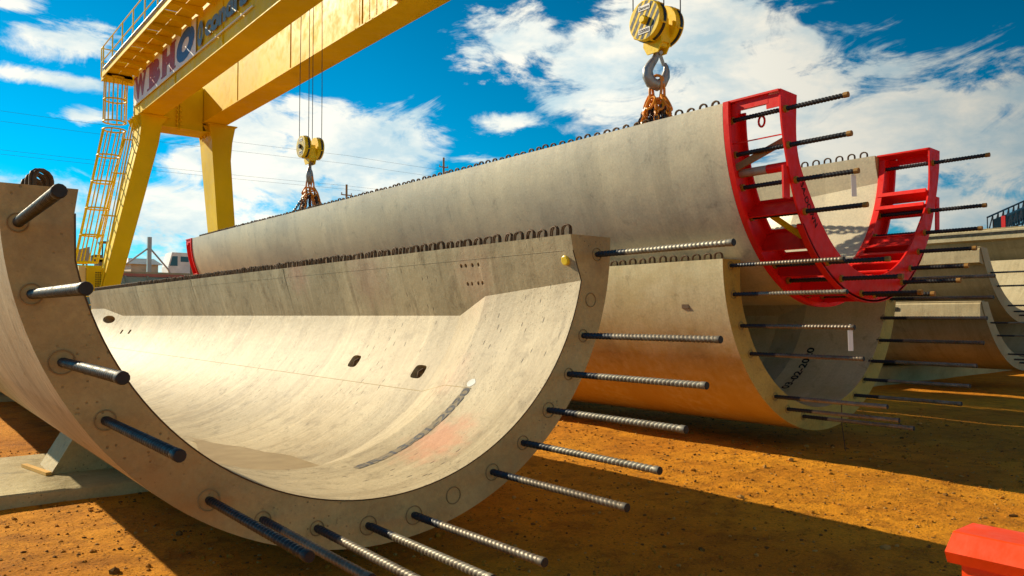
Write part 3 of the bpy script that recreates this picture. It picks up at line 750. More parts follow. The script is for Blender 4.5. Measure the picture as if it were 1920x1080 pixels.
# ------------------------------------------------------------------ stacked troughs on the right
def stack_seg(cx, y0, y1, ztop, zbot, lab, grp, bars=True, ro=2.65, th=.28):
    zc = zbot + ro; h = ztop - zbot
    T = shell(cx, y0, zbot, 1.0, 0, ro)
    t = thing('trough_segment', lab, 'concrete segment', (cx, y0, zbot), grp)
    trough_mb(T, y0, y1, 'plain', rin=ro - th, zk=0, ro=ro, zc=ro, ztop=h, ledge=False).build('concrete_shell', [M_con_stack, M_con_stack], t, smooth=9)
    # thicker lip with a long slot along each top edge
    ao = math.acos((ro - h) / ro); hx = ro * math.sin(ao)
    for s in (-1, 1):
        mb = MB(); x1 = cx + s * (hx - .18); x2 = cx + s * (hx + .02); x3 = cx + s * (hx + .03)
        poly = [(x1, ztop + .012), (x2 - s * .06, ztop + .012), (x2, ztop - .05), (x3, ztop - .30), (x1 - s * .0, ztop - .34)]
        mb.prism(poly, lambda p: (p[0], y0 + .02, p[1]), lambda p: (p[0], y1 - .02, p[1]))
        lip = mb.build('edge_lip', M_con_stack, t, smooth=0)
        sb = MB(); xs_ = cx + s * (hx + .026)
        for (ya, yb) in ((y0 + 1.6, y0 + 5.6), (y0 + 6.6, y0 + 10.6), (y0 + 11.6, y0 + 15.6)):
            sb.box(min(xs_, xs_ + s * .012) - .006, max(xs_, xs_ + s * .012), ya, yb, ztop - .17, ztop - .10)
        sb.build('slot', M_dark, t, smooth=0)
    if bars:
        for (dx, dz) in ((-1.93, 1.03), (-1.60, .77), (-1.05, .38), (-.72, .26), (-.42, .18), (0, .15), (.42, .18), (.72, .26), (1.05, .38), (1.60, .77), (1.93, 1.03)):
            c = place_copy(bar1, t, (cx + dx, y0, zbot + dz)); c.scale = (.8, 1, .8)
    return t
G1 = 'smaller trough segments stacked at right'
stack_seg(19.08, 6.0, 23.5, 2.95, 1.43, 'upper trough of the two high stack just right of the red frames, lip chamfered', G1)
stack_seg(19.03, 6.0, 23.5, 1.88, .43, 'lower trough of the two high stack, in deep shade under the upper one', G1)
stack_seg(26.5, 5.2, 23, 4.05, 2.55, 'topmost trough of the far right stack, its pale lip cutting the skyline', G1, False)
stack_seg(26.5, 5.2, 23, 2.99, 1.49, 'second trough of the far right stack, below the skyline one', G1, False)
stack_seg(26.5, 5.2, 23, 1.92, .42, 'bottom trough of the far right stack near the ground', G1, False)

# ------------------------------------------------------------------ gantry crane
gan = thing('gantry_crane', 'huge yellow double girder gantry crane spanning over the hanging concrete segment', 'gantry crane', (8.5, 30.7, 0))
ZB = 8.95; ZT = 11.15
def girder(x0, x1, name='main_girder'):
    mb = MB(); mb.box(x0 + .02, x1 - .02, -9, 31.3, ZB + .03, ZT - .03)
    mb.box(x0 - .03, x1 + .03, -9.02, 31.33, ZB, ZB + .027); mb.box(x0 - .03, x1 + .03, -9.02, 31.33, ZT - .027, ZT)
    return mb.build(name, [M_yellow], gan, smooth=0)
g1 = girder(7.0, 7.72); g2 = girder(9.22, 10.03)
mb = MB()
for yy in [26.5, 22.0, 17.5, 13.0, 8.5, 4.0]:
    mb.box(9.22, 9.243, yy, yy + .01, ZB + .03, ZT - .03); mb.box(6.985, 7.02, yy - .7, yy - .69, ZB + .03, ZT - .03)
mb.build('web_seam', M_yellow, gan, smooth=0)
mb = MB(); mb.box(7.72, 9.22, 30.2, 31.2, 8.62, 10.3); mb.box(7.5, 9.5, 30.1, 31.3, 8.60, 8.63)
mb.build('cross_beam', M_yellow, gan, smooth=0)
mb = MB()
mb.box(8.28, 8.31, 30.12, 30.2, 8.55, 9.9); mb.box(8.35, 8.38, 30.12, 30.2, 8.55, 9.9)
for k in range(7):
    for xx in (8.25, 8.41): mb.cyl((xx, 30.15, 8.75 + k * .17), (xx, 30.07, 8.75 + k * .17), .03, 6)
mb.build('bolted_splice', M_yellow, gan, smooth=0)
# rail and runway strip on top of the girders
for xx in (7.4, 9.6):
    mb = MB(); mb.box(xx - .04, xx + .04, -8.9, 31.2, ZT, ZT + .08); mb.build('crane_rail', M_grey, gan, smooth=0)
def leg(Y0, Y1, top, head, neck, foot):
    """front face x-ranges at several heights; tapered box leg. top:(z,x0,x1)"""
    mb = MB(); lv = [top, head, neck, foot]; V = []
    for (z, x0, x1, d) in lv:
        yc = (Y0 + Y1) / 2; V += [(x0, yc - d / 2, z), (x1, yc - d / 2, z), (x1, yc + d / 2, z), (x0, yc + d / 2, z)]
    F = [(0, 1, 2, 3), (12, 15, 14, 13)]
    for i in range(3):
        for k in range(4): F.append((i * 4 + k, i * 4 + (k + 1) % 4, (i + 1) * 4 + (k + 1) % 4, (i + 1) * 4 + k))
    mb.add(V, F)
    z, x0, x1, d = top; yc = (Y0 + Y1) / 2
    mb.box(x0 - .06, x1 + .06, yc - d / 2 - .06, yc + d / 2 + .06, z, z + .04)
    z, x0, x1, d = foot; mb.box(x0 - .25, x1 + .25, yc - d / 2 - .2, yc + d / 2 + .2, z - .05, z + .08)
    return mb.build('leg', M_yellow, gan, smooth=0)
for (ya, yb) in ((30.05, 31.35), (-8.9, -7.6)):
    leg(ya, yb, (8.90, 6.98, 7.92, 1.35), (8.62, 7.02, 7.72, 1.3), (7.9, 6.96, 7.62, 1.25), (.0, 5.35, 5.85, .8))
    leg(ya, yb, (8.90, 9.40, 10.38, 1.45), (8.3, 9.50, 10.28, 1.4), (7.6, 9.55, 10.24, 1.35), (.0, 10.25, 10.90, .85))
    mb = MB(); yc = (ya + yb) / 2
    for xx in (5.6, 10.57):
        mb.box(xx - .55, xx + .55, yc - 1.4, yc + 1.4, -.02, .35)
        for s in (-1, 1): mb.tube([(xx - .12, yc + s * 1.0, .30), (xx + .12, yc + s * 1.0, .30)], .28, 18)
    mb.build('wheel_bogie', M_yellow, gan, smooth=30)
# triangular stiffeners under the leg heads
for xx, s in ((7.0, -1), (9.45, -1)):
    for k in range(4):
        yy = 30.2 + k * .32; mb = MB()
        mb.add([(xx, yy, 8.88), (xx - .22, yy, 8.88), (xx, yy, 8.45), (xx, yy + .02, 8.88), (xx - .22, yy + .02, 8.88), (xx, yy + .02, 8.45)], [(0, 1, 2), (5, 4, 3), (0, 3, 4, 1), (1, 4, 5, 2), (2, 5, 3, 0)])
        mb.build('head_gusset', M_yellow, gan, smooth=0)
# sign and lettering on the outer web
sp = MB(); sp.box(6.965, 6.985, 23.62, 31.0, 9.40, 10.52); sp.box(6.955, 6.985, 19, 31.0, 9.36, 9.40)
sign = sp.build('sign_panel', M_white, gan, smooth=0)
def letter(ch, ya, yb, z0, z1, m, bold=.06, shear=0., par=sign, xx=6.957):
    tm = MB(); text_to(tm, ch, lambda u, v: Vector((xx, ya - u, z0 + v)), w=ya - yb, h=z1 - z0, bold=bold, shear=shear)
    return tm
tm = letter('W', 30.85, 29.25, 9.52, 10.38, M_redletter)
serif = lambda tm, y, z, w: tm.add([(6.956, y + w, z - .035), (6.956, y - w, z - .035), (6.956, y - w, z + .035), (6.956, y + w, z + .035)], [(0, 1, 2, 3)])
for y in (30.65, 29.45): serif(tm, y, 10.36, .3)
tm.build('letter', M_redletter, sign, smooth=0, fix=False)
tm = letter('B', 28.85, 27.45, 9.50, 10.40, M_redletter, .09); serif(tm, 28.8, 10.36, .3); serif(tm, 28.8, 9.53, .3); tm.build('letter', M_redletter, sign, smooth=0, fix=False)
tm = letter('H', 27.2, 25.75, 9.50, 10.40, M_redletter, .09)
for y in (27.0, 25.95):
    serif(tm, y, 10.37, .32); serif(tm, y, 9.53, .32)
tm.build('letter', M_redletter, sign, smooth=0, fix=False)
tm = letter('O', 25.55, 23.72, 9.48, 10.42, M_blueletter, .085, .25); tm.build('letter', M_blueletter, sign, smooth=0, fix=False)
tm = letter('O', 23.42, 22.92, 9.50, 10.25, M_blueletter2, .08, .2)
tm.build('emblem', M_blueletter2, gan, smooth=0, fix=False)
tm = letter('condra', 22.72, 19.35, 9.60, 10.22, M_blueletter2, .05); tm.build('lettering', M_blueletter2, gan, smooth=0, fix=False)
# walkway along the outer side of the near girder
wk = MB()
ZW = 10.62
for k in range(21):
    y0_ = 31.9 - k * 2.0 - 1.97
    wk.box(6.10, 6.50, y0_, y0_ + 1.90, ZW - .02, ZW + .01); wk.box(6.515, 6.97, y0_ - .02, y0_ + 1.96, ZW - .02, ZW + .012)
wk.box(6.06, 6.095, -9, 31.95, ZW - .10, ZW + .10)
wk.box(6.50, 6.53, -9, 31.95, ZW - .14, ZW - .03) if False else None
for k in range(38):
    yy = 31.4 - k * 1.05
    wk.add([(6.99, yy, ZW - .03), (6.10, yy, ZW - .03), (6.10, yy, ZW - .11), (6.99, yy, ZW - .30), (6.99, yy + .03, ZW - .03), (6.10, yy + .03, ZW - .03), (6.10, yy + .03, ZW - .11), (6.99, yy + .03, ZW - .30)],
           [(0, 1, 2, 3), (7, 6, 5, 4), (0, 4, 5, 1), (1, 5, 6, 2), (2, 6, 7, 3), (3, 7, 4, 0)])
wk.build('walkway', M_yellow, gan, smooth=0)
gr = MB()
k = 0; yy = 31.9
while yy > -9:
    gr.tube([(6.09, yy, ZW), (6.09, yy, ZW + 1.08)], .024, 6); yy -= 1.5
for zz_ in (.55, 1.08): gr.tube([(6.09, 31.95, ZW + zz_), (6.09, -9, ZW + zz_)], .021, 6)
gr.build('guard_rail', M_yellow, gan)
gr = MB(); gr.tube([(6.03, 31.5, ZW + .12), (6.03, -9, ZW + .12)], .032, 8); gr.build('conduit', M_grey, gan)
# end landing
gr = MB(); gr.box(6.10, 7.2, 31.4, 32.3, ZW - .15, ZW - .0)
for (x, y) in ((6.1, 32.28), (6.6, 32.28), (7.15, 32.28), (7.15, 31.9)): gr.tube([(x, y, ZW), (x, y, ZW + 1.1)], .024, 6)
for zz_ in (.55, 1.1): gr.tube([(6.1, 31.9, ZW + zz_), (6.1, 32.28, ZW + zz_), (7.15, 32.28, ZW + zz_), (7.15, 31.4, ZW + zz_)], .02, 6)
gr.build('landing', M_yellow, gan)
# caged ladders
def caged(name, a, b, rad, hoops, yoff=0.):
    """ladder with cage along a->b (centres of the cage)"""
    a = Vector(a); b = Vector(b); mb = MB(); d = b - a
    for i in range(hoops):
        t = i / (hoops - 1); c = a + d * t
        pts = [c + Vector((rad * math.cos(w), rad * math.sin(w), 0)) for w in [2 * math.pi * j / 24 for j in range(24)]]
        mb.tube(pts, .032, 5, closed=True)
    for j in range(8):
        w = 2 * math.pi * (j + .5) / 8; o_ = Vector((rad * math.cos(w), rad * math.sin(w), 0)); mb.tube([a + o_, b + o_], .025, 5)
    o = mb.build(name, M_yellow, gan)
    lm = MB()
    for s in (-1, 1): lm.tube([a + Vector((rad * .9, s * .2, .9)), b + Vector((rad * .9, s * .2, -.3))], .026, 6)
    L_ = d.length; n = int(L_ / .3)
    for i in range(n): 
        c = a + d * (i / n) + Vector((rad * .9, 0, 0)); lm.tube([c + Vector((0, -.2, 0)), c + Vector((0, .2, 0))], .014, 5)
    lm.build('ladder', M_yellow, gan)
    return o
caged('ladder_cage', (6.48, 31.75, 8.85), (6.50, 31.75, 10.5), .39, 3)
caged('ladder_cage', (5.62, 31.75, 3.55), (6.47, 31.75, 8.55), .39, 6)
mb = MB(); mb.box(5.20, 6.1, 31.35, 32.1, 3.30, 3.42)
mb.tube([(5.62, 31.6, 3.3), (5.35, 31.6, .0)], .03, 6); mb.tube([(5.90, 31.6, 3.3), (5.72, 31.6, .0)], .03, 6)
for i in range(10): mb.tube([(5.36 + .026 * i, 31.6, .2 + .3 * i), (5.73 + .018 * i, 31.6, .2 + .3 * i)], .014, 5)
for (zz_, x0) in ((3.7, 5.9), (5.3, 6.15), (6.9, 6.5), (8.2, 6.8)): mb.tube([(x0 - .1, 31.5, zz_), (x0 + .35, 31.1, zz_ - .05)], .03, 6)
mb.build('ladder_bracket', M_yellow, gan)
mb = MB(); mb.box(5.45, 6.0, 30.6, 31.3, 2.35, 3.30)
cab = mb.build('electrical_cabinet', M_yellow, gan, smooth=0)
mb = MB()
for i in range(8):
    for j in range(3): mb.box(5.72 + j * .07, 5.76 + j * .07, 30.59, 30.605, 2.55 + i * .08, 2.59 + i * .08)
mb.build('louvre', M_dark, cab, smooth=0)
mb = MB(); mb.box(5.22, 5.44, 30.75, 31.25, 2.3, 3.35); mb.build('air_unit', M_yellow_pale, cab, smooth=0)
mb = MB(); mb.tube([(6.72, 30.0, 8.5), (5.95, 30.3, 3.2), (5.8, 30.3, 2.4)], .03, 6); mb.tube([(6.62, 30.0, 8.4), (5.85, 30.3, 3.2)], .02, 6); mb.build('cable_duct', M_yellow, gan)

# trolleys riding on the girders
def trolley(y, lab):
    t = thing('crane_trolley', lab, 'crane trolley', (8.5, y, ZT + .08), 'trolleys on the gantry girders')
    mb = MB()
    for xx in (7.4, 9.6): mb.box(xx - .15, xx + .15, y - 1.1, y + 1.1, ZT + .22, ZT + .62)
    for yy in (y - .9, y + .75): mb.box(7.55, 9.45, yy, yy + .15, ZT + .25, ZT + .60)
    mb.build('frame', M_yellow, t, smooth=0)
    mb = MB(); mb.tube([(7.6, y, ZT + .85), (9.4, y, ZT + .85)], .28, 24); mb.build('rope_drum', M_grey, t)
    mb = MB(); mb.box(7.5, 7.95, y + .4, y + 1.0, ZT + .6, ZT + 1.1); mb.build('hoist_motor', M_yellow2, t, smooth=0)
    for xx in (7.4, 9.6):
        for yy in (y - .8, y + .8):
            mb = MB(); mb.tube([(xx - .05, yy, ZT + .23), (xx + .05, yy, ZT + .23)], .145, 18); mb.build('wheel', M_grey, t)
trolley(7.25, 'crane trolley above the striped hook block'); trolley(18.9, 'crane trolley above the far hook block')

# ------------------------------------------------------------------ hook blocks
def hookblock(x, y, zc, lab, hook_ang, pale):
    """zc = height of the sheave axis"""
    t = thing('hook_block', lab, 'hook block', (x, y, zc), 'hook blocks of the gantry crane')
    Rr = .285; stripes = []
    for s in (-1, 1):
        xc = x + s * .18
        mb = MB(); mb.tube([(xc - .085, y, zc), (xc - .08, y, zc), (xc + .08, y, zc), (xc + .085, y, zc)], [Rr * .97, Rr, Rr, Rr * .97], 40)
        sg = mb.build('sheave_guard', M_yellow2 if not pale else M_yellow2, t, smooth=30)
        # bolts round the rim
        mb = MB()
        for k in range(6):
            a = k * math.pi / 3 + .3; mb.tube([(xc - .06, y + (Rr + .005) * math.cos(a), zc + (Rr + .005) * math.sin(a)), (xc + .06, y + (Rr + .005) * math.cos(a), zc + (Rr + .005) * math.sin(a))], .016, 6)
        mb.build('guard_bolt', M_yellow2, sg)
        mb = MB(); mb.tube([(xc + .0, y, zc), (xc + .045, y, zc)], Rr + .012, 36)
        mb.build('sheave', M_black, sg) if not pale else mb.build('sheave', M_rope, sg)
        if s == -1:
            # diagonal warning stripes on the outer face
            xf = xc - .0865; mb = MB(); slope = math.tan(R(58)); hw_ = .044
            ang = R(58); dx, dz = math.cos(ang), math.sin(ang)        # stripe direction in (right=-Y, up)
            nx_, nz_ = -dz, dx; RR = Rr * .955
            for k in range(-4, 5):
                c = k * .095
                if abs(c) + hw_ > RR: continue
                V = []
                for (off, sg_) in ((c - hw_ / 2 - .004, -1), (c - hw_ / 2 - .004, 1), (c + hw_ / 2 + .004, 1), (c + hw_ / 2 + .004, -1)):
                    h_ = math.sqrt(max(0, RR * RR - off * off)); V.append((xf, y - (off * nx_ + sg_ * h_ * dx), zc + off * nz_ + sg_ * h_ * dz))
                mb.add(V, [(0, 1, 2, 3)])
            mb.build('warning_stripe', M_black if not pale else paint('bleached_stripe', (.34, .30, .16), .5, .3), sg, smooth=0, fix=False)
            mb = MB(); mb.tube([(xc - .08, y, zc), (xc - .13, y, zc), (xc - .14, y, zc)], [.06, .06, .045], 6); mb.build('axle_nut', M_yellow2 if not pale else M_black, sg)
            for (txt, dz_) in (('Ducorre', .175), ('32000', -.155)):
                mb = MB(); mb.box(xf - .006, xf - .002, y - .105, y + .105, zc + dz_ - .038, zc + dz_ + .038)
                lab_ = mb.build('name_plate', M_white, sg, smooth=0)
                tm = MB(); text_to(tm, txt, lambda u, v: Vector((xf - .008, y + .092 - u, zc + dz_ - .024 + v)), w=.184, h=.048, bold=.015)
                tm.build('plate_lettering', M_paintblk, lab_, smooth=0, fix=False) if False else tm.build('plate_lettering', M_paintblk, sg, smooth=0, fix=False)
    mb = MB()
    mb.tube([(x - .30, y, zc), (x + .30, y, zc)], .035, 12)
    mb.build('axle', M_yellow2, t)
    mb = MB()
    for s in (-1, 1):
        xx = x + s * .085
        mb.prism([(-.15, -.02), (.15, -.02), (.17, -.32), (.10, -.44), (-.10, -.44), (-.17, -.32)], lambda p: (xx - .012, y + p[0], zc + p[1]), lambda p: (xx + .012, y + p[0], zc + p[1]))
    mb.box(x - .07, x + .07, y - .14, y + .14, zc - .36, zc - .24)
    mb.box(x - .07, x + .07, y - .165, y - .14, zc - .30, zc + .05)
    mb.build('block_frame', M_yellow2, t, smooth=0)
    # hook: curve in the vertical plane turned by hook_ang
    c, s = math.cos(hook_ang), math.sin(hook_ang); zo = zc - .36
    ctr = [(.00, 0, .042), (.00, -.06, .044), (-.02, -.13, .052), (-.085, -.22, .064), (-.14, -.31, .076), (-.14, -.40, .086), (-.09, -.49, .090), (.0, -.525, .086), (.085, -.48, .078), (.135, -.39, .066), (.148, -.31, .050), (.142, -.24, .034), (.13, -.19, .014)]
    mb = MB(); pts = [(x + u * c, y - u * s, zo + z) for (u, z, r_) in ctr]; 
    n = len(ctr); P = [Vector(p) for p in pts]; V = []; seg = 12; side = Vector((s, c, 0))
    for i in range(n):
        tt = (P[min(i + 1, n - 1)] - P[max(i - 1, 0)]).normalized(); nn = side.cross(tt).normalized()
        for k in range(seg):
            w = 2 * math.pi * k / seg; V.append(P[i] + nn * math.cos(w) * ctr[i][2] + side * math.sin(w) * ctr[i][2] * .78)
    F = [(i * seg + k, i * seg + (k + 1) % seg, (i + 1) * seg + (k + 1) % seg, (i + 1) * seg + k) for i in range(n - 1) for k in range(seg)] + [tuple(range(seg))[::-1], tuple((n - 1) * seg + k for k in range(seg))]
    mb.add(V, F); hk = mb.build('hook', M_hook, t, smooth=50)
    mb = MB(); a0 = Vector((x + .045 * c, y - .045 * s, zo - .06)); a1 = Vector((x + .108 * c, y - .108 * s, zo - .235)); mb.beam(a0, a1, .05, .016, up=(s, c, 0)); mb.tube([a0 - side * .05, a0 + side * .05], .028, 10)
    mb.build('safety_latch', M_grey, t)
    for s2 in (-1, 1):
        xc = x + s2 * .18
        for s3 in (-1, 1):
            mb = MB(); mb.tube([(xc, y + s3 * (Rr + .0), zc), (xc, y + s3 * Rr, zc + 1.5), (xc - s2 * .02, y + s3 * .25, ZT + .75)], .009, 6); mb.build('wire_rope', M_rope, t)
    return Vector((x, y, zo - .43))
HX = 8.5
h1 = hookblock(HX, 7.22, 5.78, 'hook block with bold black and yellow stripes on the nearer crane rope', R(25), False)
h2 = hookblock(HX, 18.9, 5.98, 'far hook block with faded pale stripes, behind the pointed stretch of the hanging segment', R(-50), True)

def link_pts(c, d, side, L_, W_):
    pts = []
    for k in range(12):
        a = 2 * math.pi * k / 12; ca, sa = math.cos(a), math.sin(a)
        pts.append(c + d * (math.copysign(L_ / 2 - W_ / 2, ca) * (1 if abs(ca) > .01 else 0) + ca * W_ / 2) + side * sa * W_ / 2)
    return pts
def chain(mb, path, L_=.075, W_=.05, r=.011):
    pts = [Vector(p) for p in path]; i = 0; acc = 0; pos = pts[0].copy(); seg = 0; k = 0; step = L_ - 2.2 * r
    total = sum((pts[j + 1] - pts[j]).length for j in range(len(pts) - 1)); s = 0
    while s < total:
        # point at arc length s
        q = s; j = 0
        while j < len(pts) - 2 and q > (pts[j + 1] - pts[j]).length: q -= (pts[j + 1] - pts[j]).length; j += 1
        d = (pts[j + 1] - pts[j]).normalized(); c = pts[j] + d * q
        sd = d.orthogonal().normalized(); sd = Matrix.Rotation(k * math.pi / 2 + .5, 3, d) @ sd
        mb.tube(link_pts(c, d, sd, L_, W_), r, 6, closed=True); s += step; k += 1
def sling(h, lab, ztop_wall):
    t = thing('chain_sling', lab, 'chain sling', (h.x, h.y, h.z), 'chain slings hanging from the hooks')
    rnd = random.Random(int(h.y * 10))
    for (dx, tilt) in ((-.03, .1), (.03, -.14)):
        mb = MB(); c = Vector((h.x + dx, h.y, h.z - .15)); mb.tube(link_pts(c, Vector((tilt, 0, 1)).normalized(), Vector((.45, -.89, 0)), .40, .17), .020, 10, closed=True); mb.build('master_link', M_orange, t)
    base = Vector((h.x, h.y, h.z - .34))
    for k in range(8):
        mb = MB(); a = k * .8; c = base + Vector((.15 * math.cos(a), .15 * math.sin(a), rnd.uniform(-.12, .03)))
        dd = Vector((math.cos(a) * .6, math.sin(a) * .6, -1)).normalized()
        mb.tube(link_pts(c, dd, Vector((-math.sin(a), math.cos(a), 0)), .22, .12), .019, 8, closed=True); mb.build('connecting_link', M_orange, t)
    # shortening clutches and slack bights
    for k in range(14):
        a = k * .45 + .2; rr = .12 + .10 * rnd.random(); mb = MB()
        c = base + Vector((rr * math.cos(a), rr * math.sin(a), -.12))
        pth = [c, c + Vector((.07 * math.cos(a), .07 * math.sin(a), -.25)), c + Vector((.10 * math.cos(a + .5), .10 * math.sin(a + .5), -.5)), c + Vector((.04, .02, -.85))]
        chain(mb, pth, .085, .06, .013); mb.build('chain', M_chain if k % 2 else M_orange, t)
    for (ex, ey) in ((-1.35, -.7), (1.35, -.7), (-1.35, .7), (1.35, .7)):
        mb = MB(); c = base + Vector((ex * .08, ey * .12, -.1)); chain(mb, [c, Vector((h.x + ex * .25, h.y + ey * .35, base.z - .55)), Vector((h.x + ex * 1.0, h.y + ey, ztop_wall - .75))], .085, .055, .012); mb.build('chain', M_chain, t)
sling(h1, 'orange chain sling bunched on the near hook above the hanging segment', 3.7)
sling(h2, 'chain sling on the far hook, dark chains spreading below orange links', 3.7)

# ------------------------------------------------------------------ red barrier at lower right
bt = thing('traffic_barrier', 'glossy orange red plastic traffic barrier at the lower right corner', 'barrier', (2.8, -.2, 0))
def barr(z, x): return None
M_barrier = paint('barrier_plastic', (1.0, .075, .008), .40, .08, (.6, .05, .01), 21, .35, 9)
mb = MB()
sec = [(.0, .04), (.02, 0.03), (.0, .0)]
prof_top = [(2.70, .80), (2.68, .838), (2.715, .896), (2.722, .899), (2.878, .899), (2.885, .896), (2.92, .838), (2.90, .80)]
yA, yBk = 1.09, -.95
mb.prism(prof_top, lambda p: (p[0], yA - (.0 if p[1] < .88 else .012), p[1]), lambda p: (p[0], yBk, p[1]))
mb.build('top_rail', M_barrier, bt, smooth=0)
mb = MB()
mb.prism([(2.72, .80), (2.88, .80), (2.88, .55), (2.98, .10), (2.98, .0), (2.62, .0), (2.62, .10), (2.72, .55)], lambda p: (p[0], yA - .035, p[1]), lambda p: (p[0], yBk + .03, p[1]))
mb.build('body', M_barrier, bt, smooth=0)
mb = MB(); mb.tube([(2.8, .2, .885), (2.8, .2, .915)], .05, 18); mb.build('filler_cap', M_barrier, bt)

# ------------------------------------------------------------------ small loose things
def hang_tag(x, y, z, lab):
    mb = MB(); d = Vector((.78, -.62, 0)) * .024; n_ = Vector((.62, .78, 0)) * .0012; c0 = Vector((x, y, z)); c1 = Vector((x + .002, y - .003, z - .20))
    mb.hexa([c1 - d - n_, c1 + d - n_, c1 + d + n_, c1 - d + n_, c0 - d - n_, c0 + d - n_, c0 + d + n_, c0 - d + n_])
    mb.tube([(x, y, z), (x, y - .028, z + .03), (x, y, z + .055), (x, y + .028, z + .03)], .004, 5, closed=True)
    o = mb.build('paper_tag', M_white, smooth=0); tag(o, lab, 'tag', 'white tags tied to bar ends')
hang_tag(6.95, 3.56, 2.905, 'white paper tag hanging from a bar end in front of the left red frame')
hang_tag(8.93 - 1.68, 3.77, 1.46, 'white paper tag hanging from a bar end below the red frame')
mb = MB(); mb.tube([(2.35, 2.55, .035), (2.46, 2.52, .035)], .022, 10); mb.tube([(2.46, 2.52, .035), (2.50, 2.51, .035)], .030, 10); o = mb.build('plastic_pipe_end', paint('dusty_white_plastic', (.5, .46, .4), .5, .4), org=(2.4, 2.5, .03)); tag(o, 'short dusty white plastic pipe end lying on the dirt under the front bars', 'pipe')
mb = MB(); mb.tube([(8.60, 4.55, .05), (8.62, 4.6, .35), (8.66, 4.62, .62)], .006, 5); o = mb.build('tie_wire', M_rust, org=(8.6, 4.55, .05)); tag(o, 'thin tie wire hanging down from the ochre trough end to the dirt', 'wire')

# ------------------------------------------------------------------ upper yard behind the beams
mb = MB(); mb.box(-60, 160, 46.2, 400, -1, 4.0 - .15); o = mb.build('upper_terrace', M_ground, smooth=0); tag(o, kind='structure')
rw = thing('retaining_wall', 'long sloping retaining wall of pale green concrete panels with a pink top beam', 'retaining wall', (12, 43, 0))
mp_ = [paint('panel_concrete', (.48, .42, .26), .7, .35, (.3, .25, .15), 30, .3, 1.2), paint('panel_concrete_green', (.36, .38, .26), .7, .35, (.15, .16, .1), 31, .3, 1.2)]
for k in range(24):
    x0 = 1.0 + k * 1.12; mb = MB(); mb.hexa([(x0 + .06, 41, .0), (x0 + 1.06, 41, .0), (x0 + 1.06, 41.2, .0), (x0 + .06, 41.2, .0), (x0 + .06, 45.6, 3.72), (x0 + 1.06, 45.6, 3.72), (x0 + 1.06, 45.8, 3.72), (x0 + .06, 45.8, 3.72)])
    mb.build('panel', mp_[(k * 7) % 3 == 0], rw, smooth=0)
mb = MB()
for k in range(25):
    x0 = 1.0 + k * 1.12; mb.beam((x0, 40.95, .05), (x0, 45.6, 3.72), .10, .14)
mb.build('rib', M_con_stack, rw, smooth=0)
mb = MB(); mb.box(.5, 28.5, 45.6, 46.15, 3.74, 3.90); mb.build('top_beam', paint('pink_beam', (.50, .17, .13), .6, .3, (.3, .2, .15), 32, .3, 2), rw, smooth=0)
# concrete mixer truck
tk = thing('mixer_truck', 'white concrete mixer truck parked on the upper yard beyond the hanging segment end', 'truck', (25, 85, 3.85))
mb = MB(); mb.prism([(22.4, 5.0), (22.4, 6.7), (22.75, 8.15), (24.5, 8.15), (24.6, 5.0)], lambda p: (p[0], 84, p[1]), lambda p: (p[0], 86.4, p[1])); mb.build('cab', M_white, tk, smooth=0)
mb = MB(); mb.add([(22.55, 83.98, 6.75), (23.3, 83.98, 6.75), (23.3, 83.98, 7.75), (22.78, 83.98, 7.75)], [(0, 1, 2, 3)]); mb.add([(23.6, 83.98, 7.2), (24.4, 83.98, 7.2), (24.4, 83.98, 7.75), (23.6, 83.98, 7.75)], [(0, 1, 2, 3)]); mb.build('window', M_glass, tk, smooth=0, fix=False)
mb = MB(); mb.tube([(24.8, 85.2, 6.5), (25.3, 85.2, 6.6), (27.5, 85.2, 6.9), (29.5, 85.2, 7.4), (30.6, 85.2, 7.9)], [.7, 1.1, 1.25, 1.0, .5], 20); mb.build('mixing_drum', paint('cream_drum', (.62, .52, .42), .4, .3, (.3, .2, .1), 33, .5, 1.5), tk)
mb = MB(); mb.box(22.8, 31.5, 84.4, 86, 4.8, 5.2); mb.build('chassis', M_black, tk, smooth=0)
for xx in (23.6, 27.5, 28.9):
    mb = MB(); mb.tube([(xx, 84.0, 4.4), (xx, 84.5, 4.4)], .55, 18); mb.build('wheel', M_black, tk)
# flagpole-like mast with two raking props
ms = thing('braced_mast', 'grey steel mast with two raking props in front of the far yard', 'mast', (14.7, 60, 3.85))
mb = MB(); mb.box(14.55, 14.82, 59.9, 60.15, 3.85, 7.3); mb.build('post', M_grey, ms, smooth=0)
for (xx, zz_) in ((12.95, 5.1), (16.0, 5.0)):
    mb = MB(); mb.tube([(14.68, 60, 6.55), (xx, 60, zz_), (xx + (xx - 14.68) * .4, 60, 3.9)], .06, 8); mb.build('prop', M_grey, ms)
mb = MB(); mb.box(15.5, 17.6, 69, 72, 3.85, 5.9); 
sh = thing('site_shed', 'low cream site shed behind the braced mast', 'shed', (16.5, 70, 3.85))
mb.build('wall', paint('cream_wall', (.55, .48, .36), .6, .2, seed=5), sh, smooth=0)
mb = MB(); mb.hexa([(15.2, 68.7, 5.85), (17.9, 68.7, 5.85), (17.9, 72.3, 5.95), (15.2, 72.3, 5.95), (15.5, 70, 6.4), (17.5, 70, 6.4), (17.5, 71, 6.4), (15.5, 71, 6.4)]); mb.build('roof', paint('tin_roof', (.6, .56, .48), .5, .2, seed=6), sh, smooth=0)
